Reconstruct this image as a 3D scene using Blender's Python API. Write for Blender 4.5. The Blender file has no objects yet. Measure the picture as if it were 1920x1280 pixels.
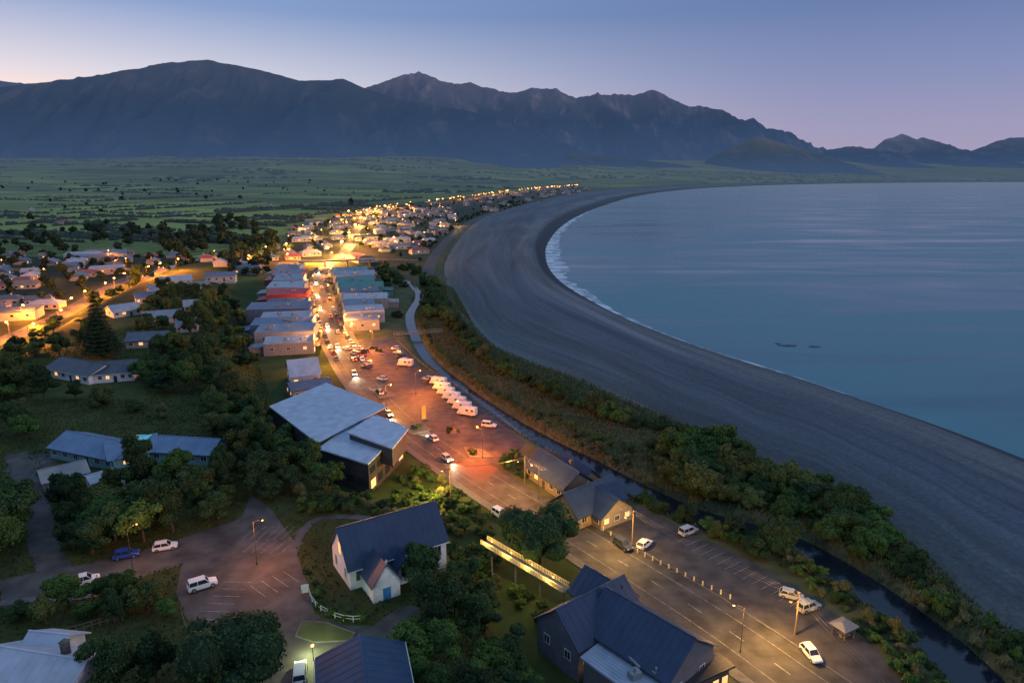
import bpy, bmesh, math, random
import numpy as np
from mathutils import Vector, noise, Matrix
random.seed(7); np.random.seed(7)
S = bpy.context.scene; COL = S.collection
H = 75.0; FPX = 1280.0; PIT = math.atan(315/FPX); CP, SP = math.cos(PIT), math.sin(PIT)
T = 8.0; SEA = -3.2
def P(px, py, z=0.0):
    dx = (px-960)/FPX; dz = (640-py)/FPX
    dy = CP+dz*SP; dzz = -SP+dz*CP
    t = (z-H)/dzz
    return (dx*t, dy*t)
def atY(px, py, Y):
    dx = (px-960)/FPX; dz = (640-py)/FPX
    t = Y/(CP+dz*SP)
    return dx*t, H+(-SP+dz*CP)*t
def crom(pts, n=8):
    out = []; m = len(pts)
    for i in range(m-1):
        p0 = pts[max(i-1,0)]; p1 = pts[i]; p2 = pts[i+1]; p3 = pts[min(i+2,m-1)]
        for k in range(n):
            t = k/n
            out.append(tuple(0.5*((2*b)+(-a+c)*t+(2*a-5*b+4*c-d)*t*t+(-a+3*b-3*c+d)*t**3) for a,b,c,d in zip(p0,p1,p2,p3)))
    out.append(tuple(pts[-1])); return out
# ---------------------------------------------------------------- key lines
PAIRS = [((2500,1500),(2500,1080)),((2150,1320),(2150,935)),((1960,1215),(1980,882)),((1830,1130),(1850,832)),((1740,1040),(1740,792)),
((1640,970),(1620,752)),((1540,905),(1500,712)),((1440,872),(1400,680)),((1370,825),(1320,655)),((1290,800),(1240,625)),((1200,755),(1170,596)),
((1100,715),(1110,565)),((1000,680),(1065,538)),((930,650),(1043,520)),((890,610),(1030,503)),((872,575),(1025,490)),((850,540),(1023,475)),
((835,505),(1025,462)),((848,470),(1033,447)),((870,440),(1045,432)),((897,415),(1065,416)),((940,396),(1095,400)),((1000,380),(1135,385)),
((1060,366),(1190,369)),((1150,355),(1280,356)),((1300,347),(1420,348)),((1500,342),(1600,344)),((1750,340),(1800,342)),((2100,339),(2100,341)),((2700,338),(2700,340))]
din = crom([a for a,b in PAIRS], 8); dwa = crom([b for a,b in PAIRS], 8)
INNER = [P(*p) for p in din]; WATER = [P(p[0],p[1],SEA) for p in dwa]
LAND = [(170,-300),(140,0)]+INNER+[(40000,9000),(40000,40000),(-40000,40000),(-40000,-300)]
TERR = [P(*p) for p in [(1100,1600),(1000,1280),(955,1160),(890,1050),(830,990),(760,955),(690,935),(560,868),(500,800),(480,740),(485,690),(455,650),(440,600),(445,545),(455,505),(430,492),(300,520),(230,552),(130,605),(0,685),(-400,900)]]+[(-400,-100),(0,-100)]
RIV = crom([P(*p) for p in [(700,495),(745,512),(785,545),(768,585),(780,628),(805,668),(850,705),(900,742),(960,782),(1030,822),(1100,857),(1180,900),(1300,955),(1460,1000),(1560,1050),(1660,1115),(1760,1190),(1850,1275),(1980,1400)]], 5)
TOWN1 = [P(*p) for p in [(500,482),(540,430),(640,402),(690,394),(800,376),(1080,349),(1110,356),(960,388),(880,415),(830,445),(800,490),(700,500)]]
TOWN1N = [P(*p) for p in [(500,482),(540,432),(640,404),(700,392),(840,388),(860,420),(830,445),(800,490),(700,500)]]
TOWN1F = [P(*p) for p in [(690,394),(800,376),(1080,349),(1110,356),(960,388),(870,412),(840,388)]]
TOWN2 = [P(*p) for p in [(-400,720),(-300,490),(0,482),(230,478),(440,484),(560,480),(560,510),(300,530),(180,560),(0,640)]]
def sdn(X, Y, poly):
    X = np.asarray(X,float); Y = np.asarray(Y,float)
    best = np.full(X.shape, 1e18); ins = np.zeros(X.shape,bool); n = len(poly)
    for i in range(n):
        x1,y1 = poly[i]; x2,y2 = poly[(i+1)%n]
        ex,ey = x2-x1,y2-y1; L = ex*ex+ey*ey+1e-12
        t = np.clip(((X-x1)*ex+(Y-y1)*ey)/L,0,1)
        best = np.minimum(best,(X-x1-t*ex)**2+(Y-y1-t*ey)**2)
        if y1 != y2:
            c = ((y1>Y)!=(y2>Y))&(X<(x2-x1)*(Y-y1)/(y2-y1)+x1); ins ^= c
    return np.where(ins,1,-1)*np.sqrt(best)
def dline(X, Y, line):
    X = np.asarray(X,float); Y = np.asarray(Y,float); best = np.full(X.shape,1e18)
    for (x1,y1),(x2,y2) in zip(line[:-1],line[1:]):
        ex,ey = x2-x1,y2-y1; L = ex*ex+ey*ey+1e-12
        t = np.clip(((X-x1)*ex+(Y-y1)*ey)/L,0,1)
        best = np.minimum(best,(X-x1-t*ex)**2+(Y-y1-t*ey)**2)
    return np.sqrt(best)
def sstep(t): t = np.clip(t,0,1); return t*t*(3-2*t)
def rise(Y,sl): return np.clip((Y-1700)/4800,0,1.2)**1.5*190*np.clip((sl-300)/3200,0,1)
def chan(Y,dr):
    w=1.0+2.3*np.clip((230-Y)/90,0,1)
    return 2.9*(1-sstep((dr-w)/3.4))
def ground_h(X, Y):
    X = np.asarray(X,float); Y = np.asarray(Y,float)
    h = T*sstep(sdn(X,Y,TERR)/14.0)
    sl = sdn(X,Y,LAND)
    h = h+rise(Y,sl)-chan(Y,dline(X,Y,RIV))
    return np.where(sl<0, -np.minimum(9,-sl*0.6), h)
def gh(x,y): return float(ground_h(np.array([x]),np.array([y]))[0])
def G(px,py):
    z = T
    for k in range(8):
        x,y = P(px,py,z); z2 = gh(x,y)
        if abs(z2-z)<.05: break
        z = z2 if k<4 else (z+z2)/2
    return x,y,z
# ---------------------------------------------------------------- materials
def lin(r,g,b): return tuple(((c/255+.055)/1.055)**2.4 if c>10 else c/255/12.92 for c in (r,g,b))+(1,)
def newmat(name):
    m = bpy.data.materials.new(name); m.use_nodes = True; nt = m.node_tree
    return m, nt, nt.nodes['Principled BSDF'], nt.nodes, nt.links
def mat(name, col, rough=.8, var=.25, scale=1.0, metal=0, objcol=False, bump=0, emit=None, es=0, spec=.3, coord='Object', stretch=None):
    m, nt, b, N, L = newmat(name)
    b.inputs['Roughness'].default_value = rough; b.inputs['Metallic'].default_value = metal
    b.inputs['Specular IOR Level'].default_value = spec
    tc = N.new('ShaderNodeTexCoord'); nz = N.new('ShaderNodeTexNoise'); nz.inputs['Scale'].default_value = scale; nz.inputs['Detail'].default_value = 6
    src = tc.outputs[coord]
    if stretch:
        mp = N.new('ShaderNodeMapping'); mp.inputs['Scale'].default_value = stretch; L.new(src,mp.inputs['Vector']); src = mp.outputs[0]
    L.new(src, nz.inputs['Vector'])
    mr = N.new('ShaderNodeMapRange'); mr.inputs['From Min'].default_value=.3; mr.inputs['From Max'].default_value=.7
    mr.inputs['To Min'].default_value = 1-var; mr.inputs['To Max'].default_value = 1+var
    L.new(nz.outputs['Fac'], mr.inputs['Value'])
    mx = N.new('ShaderNodeVectorMath'); mx.operation = 'SCALE'
    if objcol:
        oi = N.new('ShaderNodeObjectInfo'); L.new(oi.outputs['Color'], mx.inputs[0])
    else: mx.inputs[0].default_value = col[:3]
    L.new(mr.outputs[0], mx.inputs['Scale']); L.new(mx.outputs[0], b.inputs['Base Color'])
    if bump:
        bp = N.new('ShaderNodeBump'); bp.inputs['Strength'].default_value = bump; bp.inputs['Distance'].default_value=.1
        L.new(nz.outputs['Fac'], bp.inputs['Height']); L.new(bp.outputs[0], b.inputs['Normal'])
    if emit:
        b.inputs['Emission Color'].default_value = emit+(1,) if len(emit)==3 else emit; b.inputs['Emission Strength'].default_value = es
        m.cycles.emission_sampling = 'NONE'
    return m
def leafmat(name, c1, c2, scale=.35):
    m, nt, b, N, L = newmat(name)
    b.inputs['Roughness'].default_value = .75; b.inputs['Specular IOR Level'].default_value=.15
    g = N.new('ShaderNodeNewGeometry'); nz = N.new('ShaderNodeTexNoise'); nz.inputs['Scale'].default_value = scale; nz.inputs['Detail'].default_value=3
    L.new(g.outputs['Position'], nz.inputs['Vector'])
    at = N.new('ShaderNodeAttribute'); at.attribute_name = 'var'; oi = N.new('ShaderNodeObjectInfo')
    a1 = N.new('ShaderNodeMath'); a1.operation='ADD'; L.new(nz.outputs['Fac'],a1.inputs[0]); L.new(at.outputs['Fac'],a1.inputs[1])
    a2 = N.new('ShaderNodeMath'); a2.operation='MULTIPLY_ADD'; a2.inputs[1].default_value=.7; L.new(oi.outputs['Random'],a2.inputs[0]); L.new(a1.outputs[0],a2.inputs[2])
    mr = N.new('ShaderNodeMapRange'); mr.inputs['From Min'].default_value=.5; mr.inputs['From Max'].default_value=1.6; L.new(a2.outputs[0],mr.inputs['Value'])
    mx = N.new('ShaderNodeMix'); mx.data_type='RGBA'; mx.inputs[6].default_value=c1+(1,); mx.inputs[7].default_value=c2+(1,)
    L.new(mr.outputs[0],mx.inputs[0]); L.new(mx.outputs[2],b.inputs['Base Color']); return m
M = {}
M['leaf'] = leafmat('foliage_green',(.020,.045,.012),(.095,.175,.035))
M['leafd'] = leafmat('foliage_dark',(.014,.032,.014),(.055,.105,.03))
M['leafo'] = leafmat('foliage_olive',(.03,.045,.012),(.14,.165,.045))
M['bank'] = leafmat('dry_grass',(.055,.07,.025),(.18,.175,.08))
M['farleaf'] = leafmat('far_foliage',(.018,.034,.018),(.05,.08,.035),.01)
M['bark'] = mat('bark',(.07,.05,.035),.95,.4,3,bump=.4)
M['roofo'] = mat('painted_metal_roof',(.5,.5,.5),.45,.16,.4,objcol=True)
M['wallo'] = mat('painted_wall',(.5,.5,.5),.8,.15,.8,objcol=True)
M['trim'] = mat('white_trim',(.6,.6,.58),.6,.1)
M['dark'] = mat('dark_trim',(.03,.032,.04),.6,.2)
M['glass'] = mat('window_glass',(.02,.03,.045),.12,.3,.5,spec=.8)
M['lit'] = mat('lit_window',(.5,.4,.25),.4,.5,.9,emit=(1,.5,.16),es=1.3)
M['litw'] = mat('lit_shopfront',(.5,.45,.35),.4,.2,2,emit=(1,.6,.26),es=2.2)
M['bulb'] = mat('sodium_lamp_glass',(1,.6,.2),.4,.05,1,emit=(1,.36,.06),es=16)
M['head'] = mat('headlight_glass',(.8,.8,.8),.2,.05,1,emit=(1,.85,.6),es=60)
M['headoff'] = mat('headlight_clear',(.6,.6,.62),.15,.05)
M['tail'] = mat('taillight_red',(.3,.01,.01),.3,.05)
M['tailon'] = mat('taillight_lit',(.5,.01,.01),.3,.05,1,emit=(1,.06,.03),es=25)
M['metal'] = mat('galvanised_steel',(.28,.29,.3),.45,.15,metal=.6)
M['pole'] = mat('dark_steel_pole',(.06,.06,.06),.6,.15)
M['paint'] = mat('car_paint',(.5,.5,.5),.28,.04,objcol=True,spec=.6)
M['tyre'] = mat('tyre_rubber',(.015,.015,.015),.9)
M['rim'] = mat('alloy_rim',(.4,.4,.42),.35,metal=.7)
M['conc'] = mat('concrete',(.16,.155,.145),.9,.25,1.5,bump=.2)
M['wood'] = mat('weathered_wood',(.14,.11,.08),.85,.3,3,stretch=(1,1,6))
M['bollard'] = mat('bollard_painted_lamplight',(.6,.52,.3),.7,.15,4,emit=(1,.75,.3),es=.08)  # faint glow stands in for lamplight on the posts and footbridge railing
M['line'] = mat('road_paint',(.24,.24,.22),.8,.6,1.2)
M['sign'] = mat('amber_sign',(.6,.3,.06),.5,.1,1,emit=(1,.35,.05),es=.4)
M['blue'] = mat('blue_panel',(.05,.2,.45),.5,.15)
M['pool'] = mat('pool_roof_panel',(.12,.5,.55),.2,.1,1,emit=(.2,.8,.85),es=.12)
M['stone'] = mat('stone_wall_material',(.12,.11,.1),.9,.5,2,bump=.5)
# ---------------------------------------------------------------- mesh helpers
class MB:
    def __init__(s): s.v=[]; s.f=[]; s.m=[]
    def face(s, pts, mi=0):
        n=len(s.v); s.v += [tuple(p) for p in pts]; s.f.append(tuple(range(n,n+len(pts)))); s.m.append(mi)
    def box(s, c, d, rz=0, mi=0):
        cx,cy,cz=c; a,b,h=d[0]/2,d[1]/2,d[2]/2; co,si=math.cos(rz),math.sin(rz); n=len(s.v)
        for z in (-h,h):
            for x,y in ((-a,-b),(a,-b),(a,b),(-a,b)): s.v.append((cx+x*co-y*si,cy+x*si+y*co,cz+z))
        for q in ((0,3,2,1),(4,5,6,7),(0,1,5,4),(1,2,6,5),(2,3,7,6),(3,0,4,7)): s.f.append(tuple(n+i for i in q)); s.m.append(mi)
    def hexa(s, lo, hi, mi=0):
        n=len(s.v); k=len(lo); s.v += [tuple(p) for p in lo]+[tuple(p) for p in hi]
        s.f.append(tuple(n+i for i in reversed(range(k)))); s.f.append(tuple(n+k+i for i in range(k))); s.m += [mi,mi]
        for i in range(k): j=(i+1)%k; s.f.append((n+i,n+j,n+k+j,n+k+i)); s.m.append(mi)
    def tube(s, p0, p1, r0, r1=None, n=6, mi=0):
        if r1 is None: r1=r0
        p0=Vector(p0); p1=Vector(p1); d=(p1-p0).normalized(); a=d.orthogonal().normalized(); b=d.cross(a)
        lo=[p0+(a*math.cos(2*math.pi*i/n)+b*math.sin(2*math.pi*i/n))*r0 for i in range(n)]
        hi=[p1+(a*math.cos(2*math.pi*i/n)+b*math.sin(2*math.pi*i/n))*r1 for i in range(n)]
        s.hexa(lo,hi,mi)
    def build(s, name, mats, parent=None, color=None, smooth=False):
        me=bpy.data.meshes.new(name); me.from_pydata(s.v,[],s.f)
        for m in (mats if isinstance(mats,(list,tuple)) else [mats]): me.materials.append(m)
        if any(s.m): me.polygons.foreach_set('material_index',s.m)
        if smooth: me.polygons.foreach_set('use_smooth',[True]*len(s.f))
        me.update(); o=bpy.data.objects.new(name,me); COL.objects.link(o)
        if parent: o.parent=parent
        if color: o.color=color if len(color)==4 else tuple(color)+(1,)
        return o
def tag(o,label=None,cat=None,group=None,kind=None):
    if label: o['label']=label
    if cat: o['category']=cat
    if group: o['group']=group
    if kind: o['kind']=kind
    return o
def empty(name,loc,rz=0,label=None,cat=None,group=None):
    o=bpy.data.objects.new(name,None); COL.objects.link(o); o.location=loc; o.rotation_euler=(0,0,rz); o.empty_display_size=.5
    return tag(o,label,cat,group)
KIDS={}
def clone(o,parent=None,color=None):
    c=o.copy(); COL.objects.link(c); c.parent=parent
    if color and c.type=='MESH' and o.get('tint'): c.color=tuple(color)+(1,)
    for ch in list(KIDS.get(o.name,[])): clone(ch,c,color)
    return c
def regkids(root):
    KIDS[root.name]=[c for c in bpy.data.objects if c.parent==root]
    for c in KIDS[root.name]: KIDS[c.name]=[d for d in bpy.data.objects if d.parent==c]
def struct(o): o['kind']='structure'; return o
def sheet(name, poly, z, m):
    bm=bmesh.new(); f=bm.faces.new([bm.verts.new((x,y,z)) for x,y in poly]); bmesh.ops.triangulate(bm,faces=[f])
    for f in bm.faces:
        f.normal_update()
        if f.normal.z<0: f.normal_flip()
    me=bpy.data.meshes.new(name); bm.to_mesh(me); bm.free(); me.materials.append(m)
    o=bpy.data.objects.new(name,me); COL.objects.link(o); return struct(o)
def offs(line,a):
    out=[]
    for i,(x,y) in enumerate(line):
        x0,y0=line[max(i-1,0)]; x1,y1=line[min(i+1,len(line)-1)]
        dx,dy=x1-x0,y1-y0; l=math.hypot(dx,dy) or 1
        out.append((x-dy/l*a,y+dx/l*a))
    return out
def ribbon(mb,line,a,b,z):
    A=offs(line,a); B=offs(line,b)
    for i in range(len(line)-1):
        mb.face([(*A[i],z),(*B[i],z),(*B[i+1],z),(*A[i+1],z)] if a>b else [(*A[i],z),(*A[i+1],z),(*B[i+1],z),(*B[i],z)])
def kerbed(mb,line,a,b,z0,z1):
    A=offs(line,a); B=offs(line,b)
    for i in range(len(line)-1):
        mb.face([(*A[i],z1),(*A[i+1],z1),(*B[i+1],z1),(*B[i],z1)])
        mb.face([(*A[i],z0),(*A[i+1],z0),(*A[i+1],z1),(*A[i],z1)]); mb.face([(*B[i],z0),(*B[i],z1),(*B[i+1],z1),(*B[i+1],z0)])
def resample(line,step):
    out=[line[0]]; acc=0
    for (x0,y0),(x1,y1) in zip(line[:-1],line[1:]):
        L=math.hypot(x1-x0,y1-y0); d=step-acc
        while d<=L: out.append((x0+(x1-x0)*d/L,y0+(y1-y0)*d/L)); d+=step
        acc=L-(d-step)
    return out
EXCL=[]; ROADS=[]
def blocked(x,y,pad=0):
    X=np.array([x]);Y=np.array([y])
    for line,w in ROADS:
        if dline(X,Y,line)[0]<w+pad: return True
    for p in EXCL:
        if sdn(X,Y,p)[0]>-pad: return True
    return False
# ---------------------------------------------------------------- ground sheet
na,nr=560,620
az=np.radians(np.linspace(-82,82,na)); rr=np.exp(np.linspace(math.log(25),math.log(26000),nr))
A,R=np.meshgrid(az,rr); X=R*np.sin(A); Y=R*np.cos(A)
sl=sdn(X,Y,LAND); st=sdn(X,Y,TERR); dr=dline(X,Y,RIV)
Z=T*sstep(st/14.0)+rise(Y,sl)-chan(Y,dr)
Z=np.where(sl<0,-np.minimum(9,-sl*0.6),Z)
t1=sdn(X,Y,TOWN1); t2=sdn(X,Y,TOWN2)
verts=np.stack([X,Y,Z],-1).reshape(-1,3)
ii=np.arange(nr-1)[:,None]*na+np.arange(na-1)[None,:]
faces=np.stack([ii,ii+1,ii+na+1,ii+na],-1).reshape(-1,4)
me=bpy.data.meshes.new('ground'); me.vertices.add(len(verts)); me.vertices.foreach_set('co',verts.ravel())
me.loops.add(faces.size); me.loops.foreach_set('vertex_index',faces.ravel()); me.polygons.add(len(faces))
me.polygons.foreach_set('loop_start',np.arange(0,faces.size,4)); me.update(calc_edges=True)
col=np.zeros(X.shape+(4,)); col[...,:3]=(.045,.07,.022)
col[sl<70,:3]=(.085,.09,.045)
town=np.clip(np.maximum(t1,t2)/20+.5,0,1)[...,None]; col[...,:3]=col[...,:3]*(1-town)+np.array((.035,.047,.028))*town
ter=np.clip(st/10,0,1)[...,None]; col[...,:3]=col[...,:3]*(1-ter)+np.array((.055,.07,.024))*ter
col[...,3]=np.clip((Y-480)/60,0,1)*(1-town[...,0])*np.clip((sl-90)/40,0,1)*(1-ter[...,0])
ca=me.color_attributes.new('Col','FLOAT_COLOR','POINT'); ca.data.foreach_set('color',col.ravel())
g=bpy.data.objects.new('ground',me); COL.objects.link(g); struct(g)
def painted_haze(nt,bsdf,N,L,c=(.07,.105,.17),d0=600,d1=9000,mx=.78,powr=.75):  # aerial haze painted into the surface as glow that grows with distance
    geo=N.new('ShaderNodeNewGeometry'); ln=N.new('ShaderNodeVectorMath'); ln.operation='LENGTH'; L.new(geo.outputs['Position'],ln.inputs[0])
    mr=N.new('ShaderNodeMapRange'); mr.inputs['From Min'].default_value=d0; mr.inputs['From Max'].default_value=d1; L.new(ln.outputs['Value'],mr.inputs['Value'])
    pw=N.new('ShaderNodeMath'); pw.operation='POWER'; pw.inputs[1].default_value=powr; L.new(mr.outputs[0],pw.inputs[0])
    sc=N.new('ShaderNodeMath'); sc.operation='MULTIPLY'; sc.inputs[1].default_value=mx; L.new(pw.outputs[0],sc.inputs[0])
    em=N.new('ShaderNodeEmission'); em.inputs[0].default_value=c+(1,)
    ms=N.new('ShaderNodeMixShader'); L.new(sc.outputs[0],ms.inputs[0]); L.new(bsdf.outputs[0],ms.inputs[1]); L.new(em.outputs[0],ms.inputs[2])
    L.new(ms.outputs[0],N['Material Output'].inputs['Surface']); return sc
m,nt,b,N,L=newmat('ground_cover'); b.inputs['Roughness'].default_value=.95; b.inputs['Specular IOR Level'].default_value=.1; m.cycles.emission_sampling='NONE'
at=N.new('ShaderNodeAttribute'); at.attribute_name='Col'; tc=N.new('ShaderNodeTexCoord')
def bricks(rot,w,h,c1,c2,sq):
    mp=N.new('ShaderNodeMapping'); mp.inputs['Scale'].default_value=(.01,.01,.01); mp.inputs['Rotation'].default_value=(0,0,math.radians(rot)); L.new(tc.outputs['Object'],mp.inputs['Vector'])
    bk=N.new('ShaderNodeTexBrick'); bk.inputs['Scale'].default_value=1; bk.inputs['Brick Width'].default_value=w; bk.inputs['Row Height'].default_value=h; bk.inputs['Mortar Size'].default_value=.03; bk.inputs['Mortar Smooth'].default_value=.3
    bk.inputs['Color1'].default_value=c1; bk.inputs['Color2'].default_value=c2; bk.inputs['Mortar'].default_value=(.025,.038,.018,1); bk.offset=.37; bk.squash=sq; bk.squash_frequency=3
    L.new(mp.outputs[0],bk.inputs['Vector']); return bk
bk=bricks(22,5.2,2.9,(.27,.31,.08,1),(.11,.15,.05,1),1.5); bk2=bricks(8,12,8,(1.2,1.2,1.0,1),(.65,.7,.75,1),1.0); bk2.inputs['Mortar'].default_value=(.7,.75,.7,1)
fm=N.new('ShaderNodeMix'); fm.data_type='RGBA'; fm.blend_type='MULTIPLY'; fm.inputs[0].default_value=1; L.new(bk.outputs['Color'],fm.inputs[6]); L.new(bk2.outputs['Color'],fm.inputs[7])
mx=N.new('ShaderNodeMix'); mx.data_type='RGBA'; L.new(at.outputs['Alpha'],mx.inputs[0]); L.new(at.outputs['Color'],mx.inputs[6]); L.new(fm.outputs[2],mx.inputs[7])
n1=N.new('ShaderNodeTexNoise'); n1.inputs['Scale'].default_value=.12; n1.inputs['Detail'].default_value=9; n1.inputs['Roughness'].default_value=.65; L.new(tc.outputs['Object'],n1.inputs['Vector'])
n2=N.new('ShaderNodeTexNoise'); n2.inputs['Scale'].default_value=.004; n2.inputs['Detail'].default_value=6; L.new(tc.outputs['Object'],n2.inputs['Vector'])
r1=N.new('ShaderNodeMapRange'); r1.inputs['From Min'].default_value=.3; r1.inputs['From Max'].default_value=.7; r1.inputs['To Min'].default_value=.65; r1.inputs['To Max'].default_value=1.35; L.new(n1.outputs['Fac'],r1.inputs['Value'])
r2=N.new('ShaderNodeMapRange'); r2.inputs['From Min'].default_value=.35; r2.inputs['From Max'].default_value=.65; r2.inputs['To Min'].default_value=.75; r2.inputs['To Max'].default_value=1.25; L.new(n2.outputs['Fac'],r2.inputs['Value'])
mu=N.new('ShaderNodeMath'); mu.operation='MULTIPLY'; L.new(r1.outputs[0],mu.inputs[0]); L.new(r2.outputs[0],mu.inputs[1])
vs=N.new('ShaderNodeVectorMath'); vs.operation='SCALE'; L.new(mx.outputs[2],vs.inputs[0]); L.new(mu.outputs[0],vs.inputs['Scale']); L.new(vs.outputs[0],b.inputs['Base Color'])
painted_haze(nt,b,N,L); me.materials.append(m)
# ---------------------------------------------------------------- sea
mb=MB(); mb.face([(-9000,-2000,SEA),(40000,-2000,SEA),(40000,14000,SEA),(-9000,14000,SEA)])
m,nt,b,N,L=newmat('sea_water'); b.inputs['Specular IOR Level'].default_value=.5; m.cycles.emission_sampling='NONE'
tc=N.new('ShaderNodeTexCoord'); mp=N.new('ShaderNodeMapping'); mp.inputs['Scale'].default_value=(.004,.016,.03); mp.inputs['Rotation'].default_value=(0,0,.35); L.new(tc.outputs['Object'],mp.inputs[0])
nz=N.new('ShaderNodeTexNoise'); nz.inputs['Scale'].default_value=1; nz.inputs['Detail'].default_value=7; nz.inputs['Distortion'].default_value=1.4; L.new(mp.outputs[0],nz.inputs['Vector'])
cr=N.new('ShaderNodeValToRGB'); cr.color_ramp.elements[0].position=.3; cr.color_ramp.elements[0].color=(.025,.10,.125,1); cr.color_ramp.elements[1].position=.72; cr.color_ramp.elements[1].color=(.065,.215,.235,1)
L.new(nz.outputs['Fac'],cr.inputs[0]); L.new(cr.outputs[0],b.inputs['Base Color'])
n2=N.new('ShaderNodeTexNoise'); n2.inputs['Scale'].default_value=.12; n2.inputs['Detail'].default_value=4; L.new(tc.outputs['Object'],n2.inputs['Vector'])
bp=N.new('ShaderNodeBump'); bp.inputs['Strength'].default_value=.08; bp.inputs['Distance'].default_value=.8; L.new(n2.outputs['Fac'],bp.inputs['Height']); L.new(bp.outputs[0],b.inputs['Normal'])
rm=N.new('ShaderNodeMapRange'); rm.inputs['From Min'].default_value=.3; rm.inputs['From Max'].default_value=.7; rm.inputs['To Min'].default_value=.14; rm.inputs['To Max'].default_value=.42; L.new(nz.outputs['Fac'],rm.inputs['Value']); L.new(rm.outputs[0],b.inputs['Roughness'])
painted_haze(nt,b,N,L,(.17,.21,.29),500,7500,.6)
struct(mb.build('sea',m))
# ---------------------------------------------------------------- beach
VP=[(-.06,-1.2),(0,.12),(.08,.7),(.2,1.0),(.35,1.25),(.5,1.6),(.6,1.3),(.7,1.75),(.78,1.9),(.86,1.0),(.91,-.6),(.96,-1.9),(1,-3.2),(1.12,-6)]
bv=[];bf=[];buv=[]
nI=len(INNER); cum=0; prev=None
for i in range(nI):
    (x0,y0),(x1,y1)=INNER[i],WATER[i]
    if prev: cum+=math.hypot((x0+x1)/2-prev[0],(y0+y1)/2-prev[1])
    prev=((x0+x1)/2,(y0+y1)/2)
    for v,z in VP: bv.append((x0+(x1-x0)*v,y0+(y1-y0)*v,z)); buv.append((cum/100,v))
k=len(VP)
for i in range(nI-1):
    for j in range(k-1): a=i*k+j; bf.append((a,a+1,a+k+1,a+k))
me=bpy.data.meshes.new('beach'); me.from_pydata(bv,[],bf); uvl=me.uv_layers.new(name='UVMap')
for lp in me.loops: uvl.data[lp.index].uv=buv[lp.vertex_index]
me.polygons.foreach_set('use_smooth',[True]*len(bf))
m,nt,b,N,L=newmat('gravel_beach'); m.cycles.emission_sampling='NONE'
tc=N.new('ShaderNodeTexCoord'); sx=N.new('ShaderNodeSeparateXYZ'); L.new(tc.outputs['UV'],sx.inputs[0])
def strk(s1,s2,dist):
    mp=N.new('ShaderNodeMapping'); mp.inputs['Scale'].default_value=(s1,s2,1); L.new(tc.outputs['UV'],mp.inputs[0])
    nz=N.new('ShaderNodeTexNoise'); nz.inputs['Scale'].default_value=1; nz.inputs['Detail'].default_value=8; nz.inputs['Distortion'].default_value=dist; L.new(mp.outputs[0],nz.inputs['Vector']); return nz
nz=strk(.5,5,1.2); nzb=strk(.45,24,1.0)
ad=N.new('ShaderNodeMath'); ad.operation='MULTIPLY_ADD'; ad.inputs[1].default_value=.10; L.new(nz.outputs['Fac'],ad.inputs[0]); L.new(sx.outputs['Y'],ad.inputs[2])
cr=N.new('ShaderNodeValToRGB'); e=cr.color_ramp.elements
stops=[(0,(.085,.095,.08)),(.13,(.055,.072,.085)),(.38,(.062,.083,.105)),(.55,(.048,.064,.085)),(.66,(.062,.08,.1)),(.73,(.105,.118,.13)),(.84,(.105,.112,.118)),(.885,(.06,.067,.078)),(.91,(.015,.018,.025)),(1,(.010,.013,.018))]
while len(e)<len(stops): e.new(.5)
for i,(p_,c_) in enumerate(stops): e[i].position=p_; e[i].color=c_+(1,)
L.new(ad.outputs[0],cr.inputs[0])
n3=N.new('ShaderNodeTexNoise'); n3.inputs['Scale'].default_value=.9; n3.inputs['Detail'].default_value=10; n3.inputs['Roughness'].default_value=.75; L.new(tc.outputs['Object'],n3.inputs['Vector'])
mr=N.new('ShaderNodeMapRange'); mr.inputs['From Min'].default_value=.3; mr.inputs['From Max'].default_value=.7; mr.inputs['To Min'].default_value=.55; mr.inputs['To Max'].default_value=1.5; L.new(n3.outputs['Fac'],mr.inputs['Value'])
def mrr(src,lo,hi):
    q=N.new('ShaderNodeMapRange'); q.inputs['From Min'].default_value=.36; q.inputs['From Max'].default_value=.64; q.inputs['To Min'].default_value=lo; q.inputs['To Max'].default_value=hi; L.new(src.outputs['Fac'],q.inputs['Value']); return q
def mul(a,c):
    q=N.new('ShaderNodeMath'); q.operation='MULTIPLY'; L.new(a.outputs[0],q.inputs[0]); L.new(c.outputs[0],q.inputs[1]); return q
mu=mul(mul(mr,mrr(nz,.72,1.3)),mrr(nzb,.82,1.2))
vs=N.new('ShaderNodeVectorMath'); vs.operation='SCALE'; L.new(cr.outputs[0],vs.inputs[0]); L.new(mu.outputs[0],vs.inputs['Scale']); L.new(vs.outputs[0],b.inputs['Base Color'])
b.inputs['Roughness'].default_value=.85; bp=N.new('ShaderNodeBump'); bp.inputs['Strength'].default_value=.6; bp.inputs['Distance'].default_value=.25; L.new(n3.outputs['Fac'],bp.inputs['Height']); L.new(bp.outputs[0],b.inputs['Normal'])
painted_haze(nt,b,N,L); me.materials.append(m); o=bpy.data.objects.new('beach',me); COL.objects.link(o); struct(o)
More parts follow.
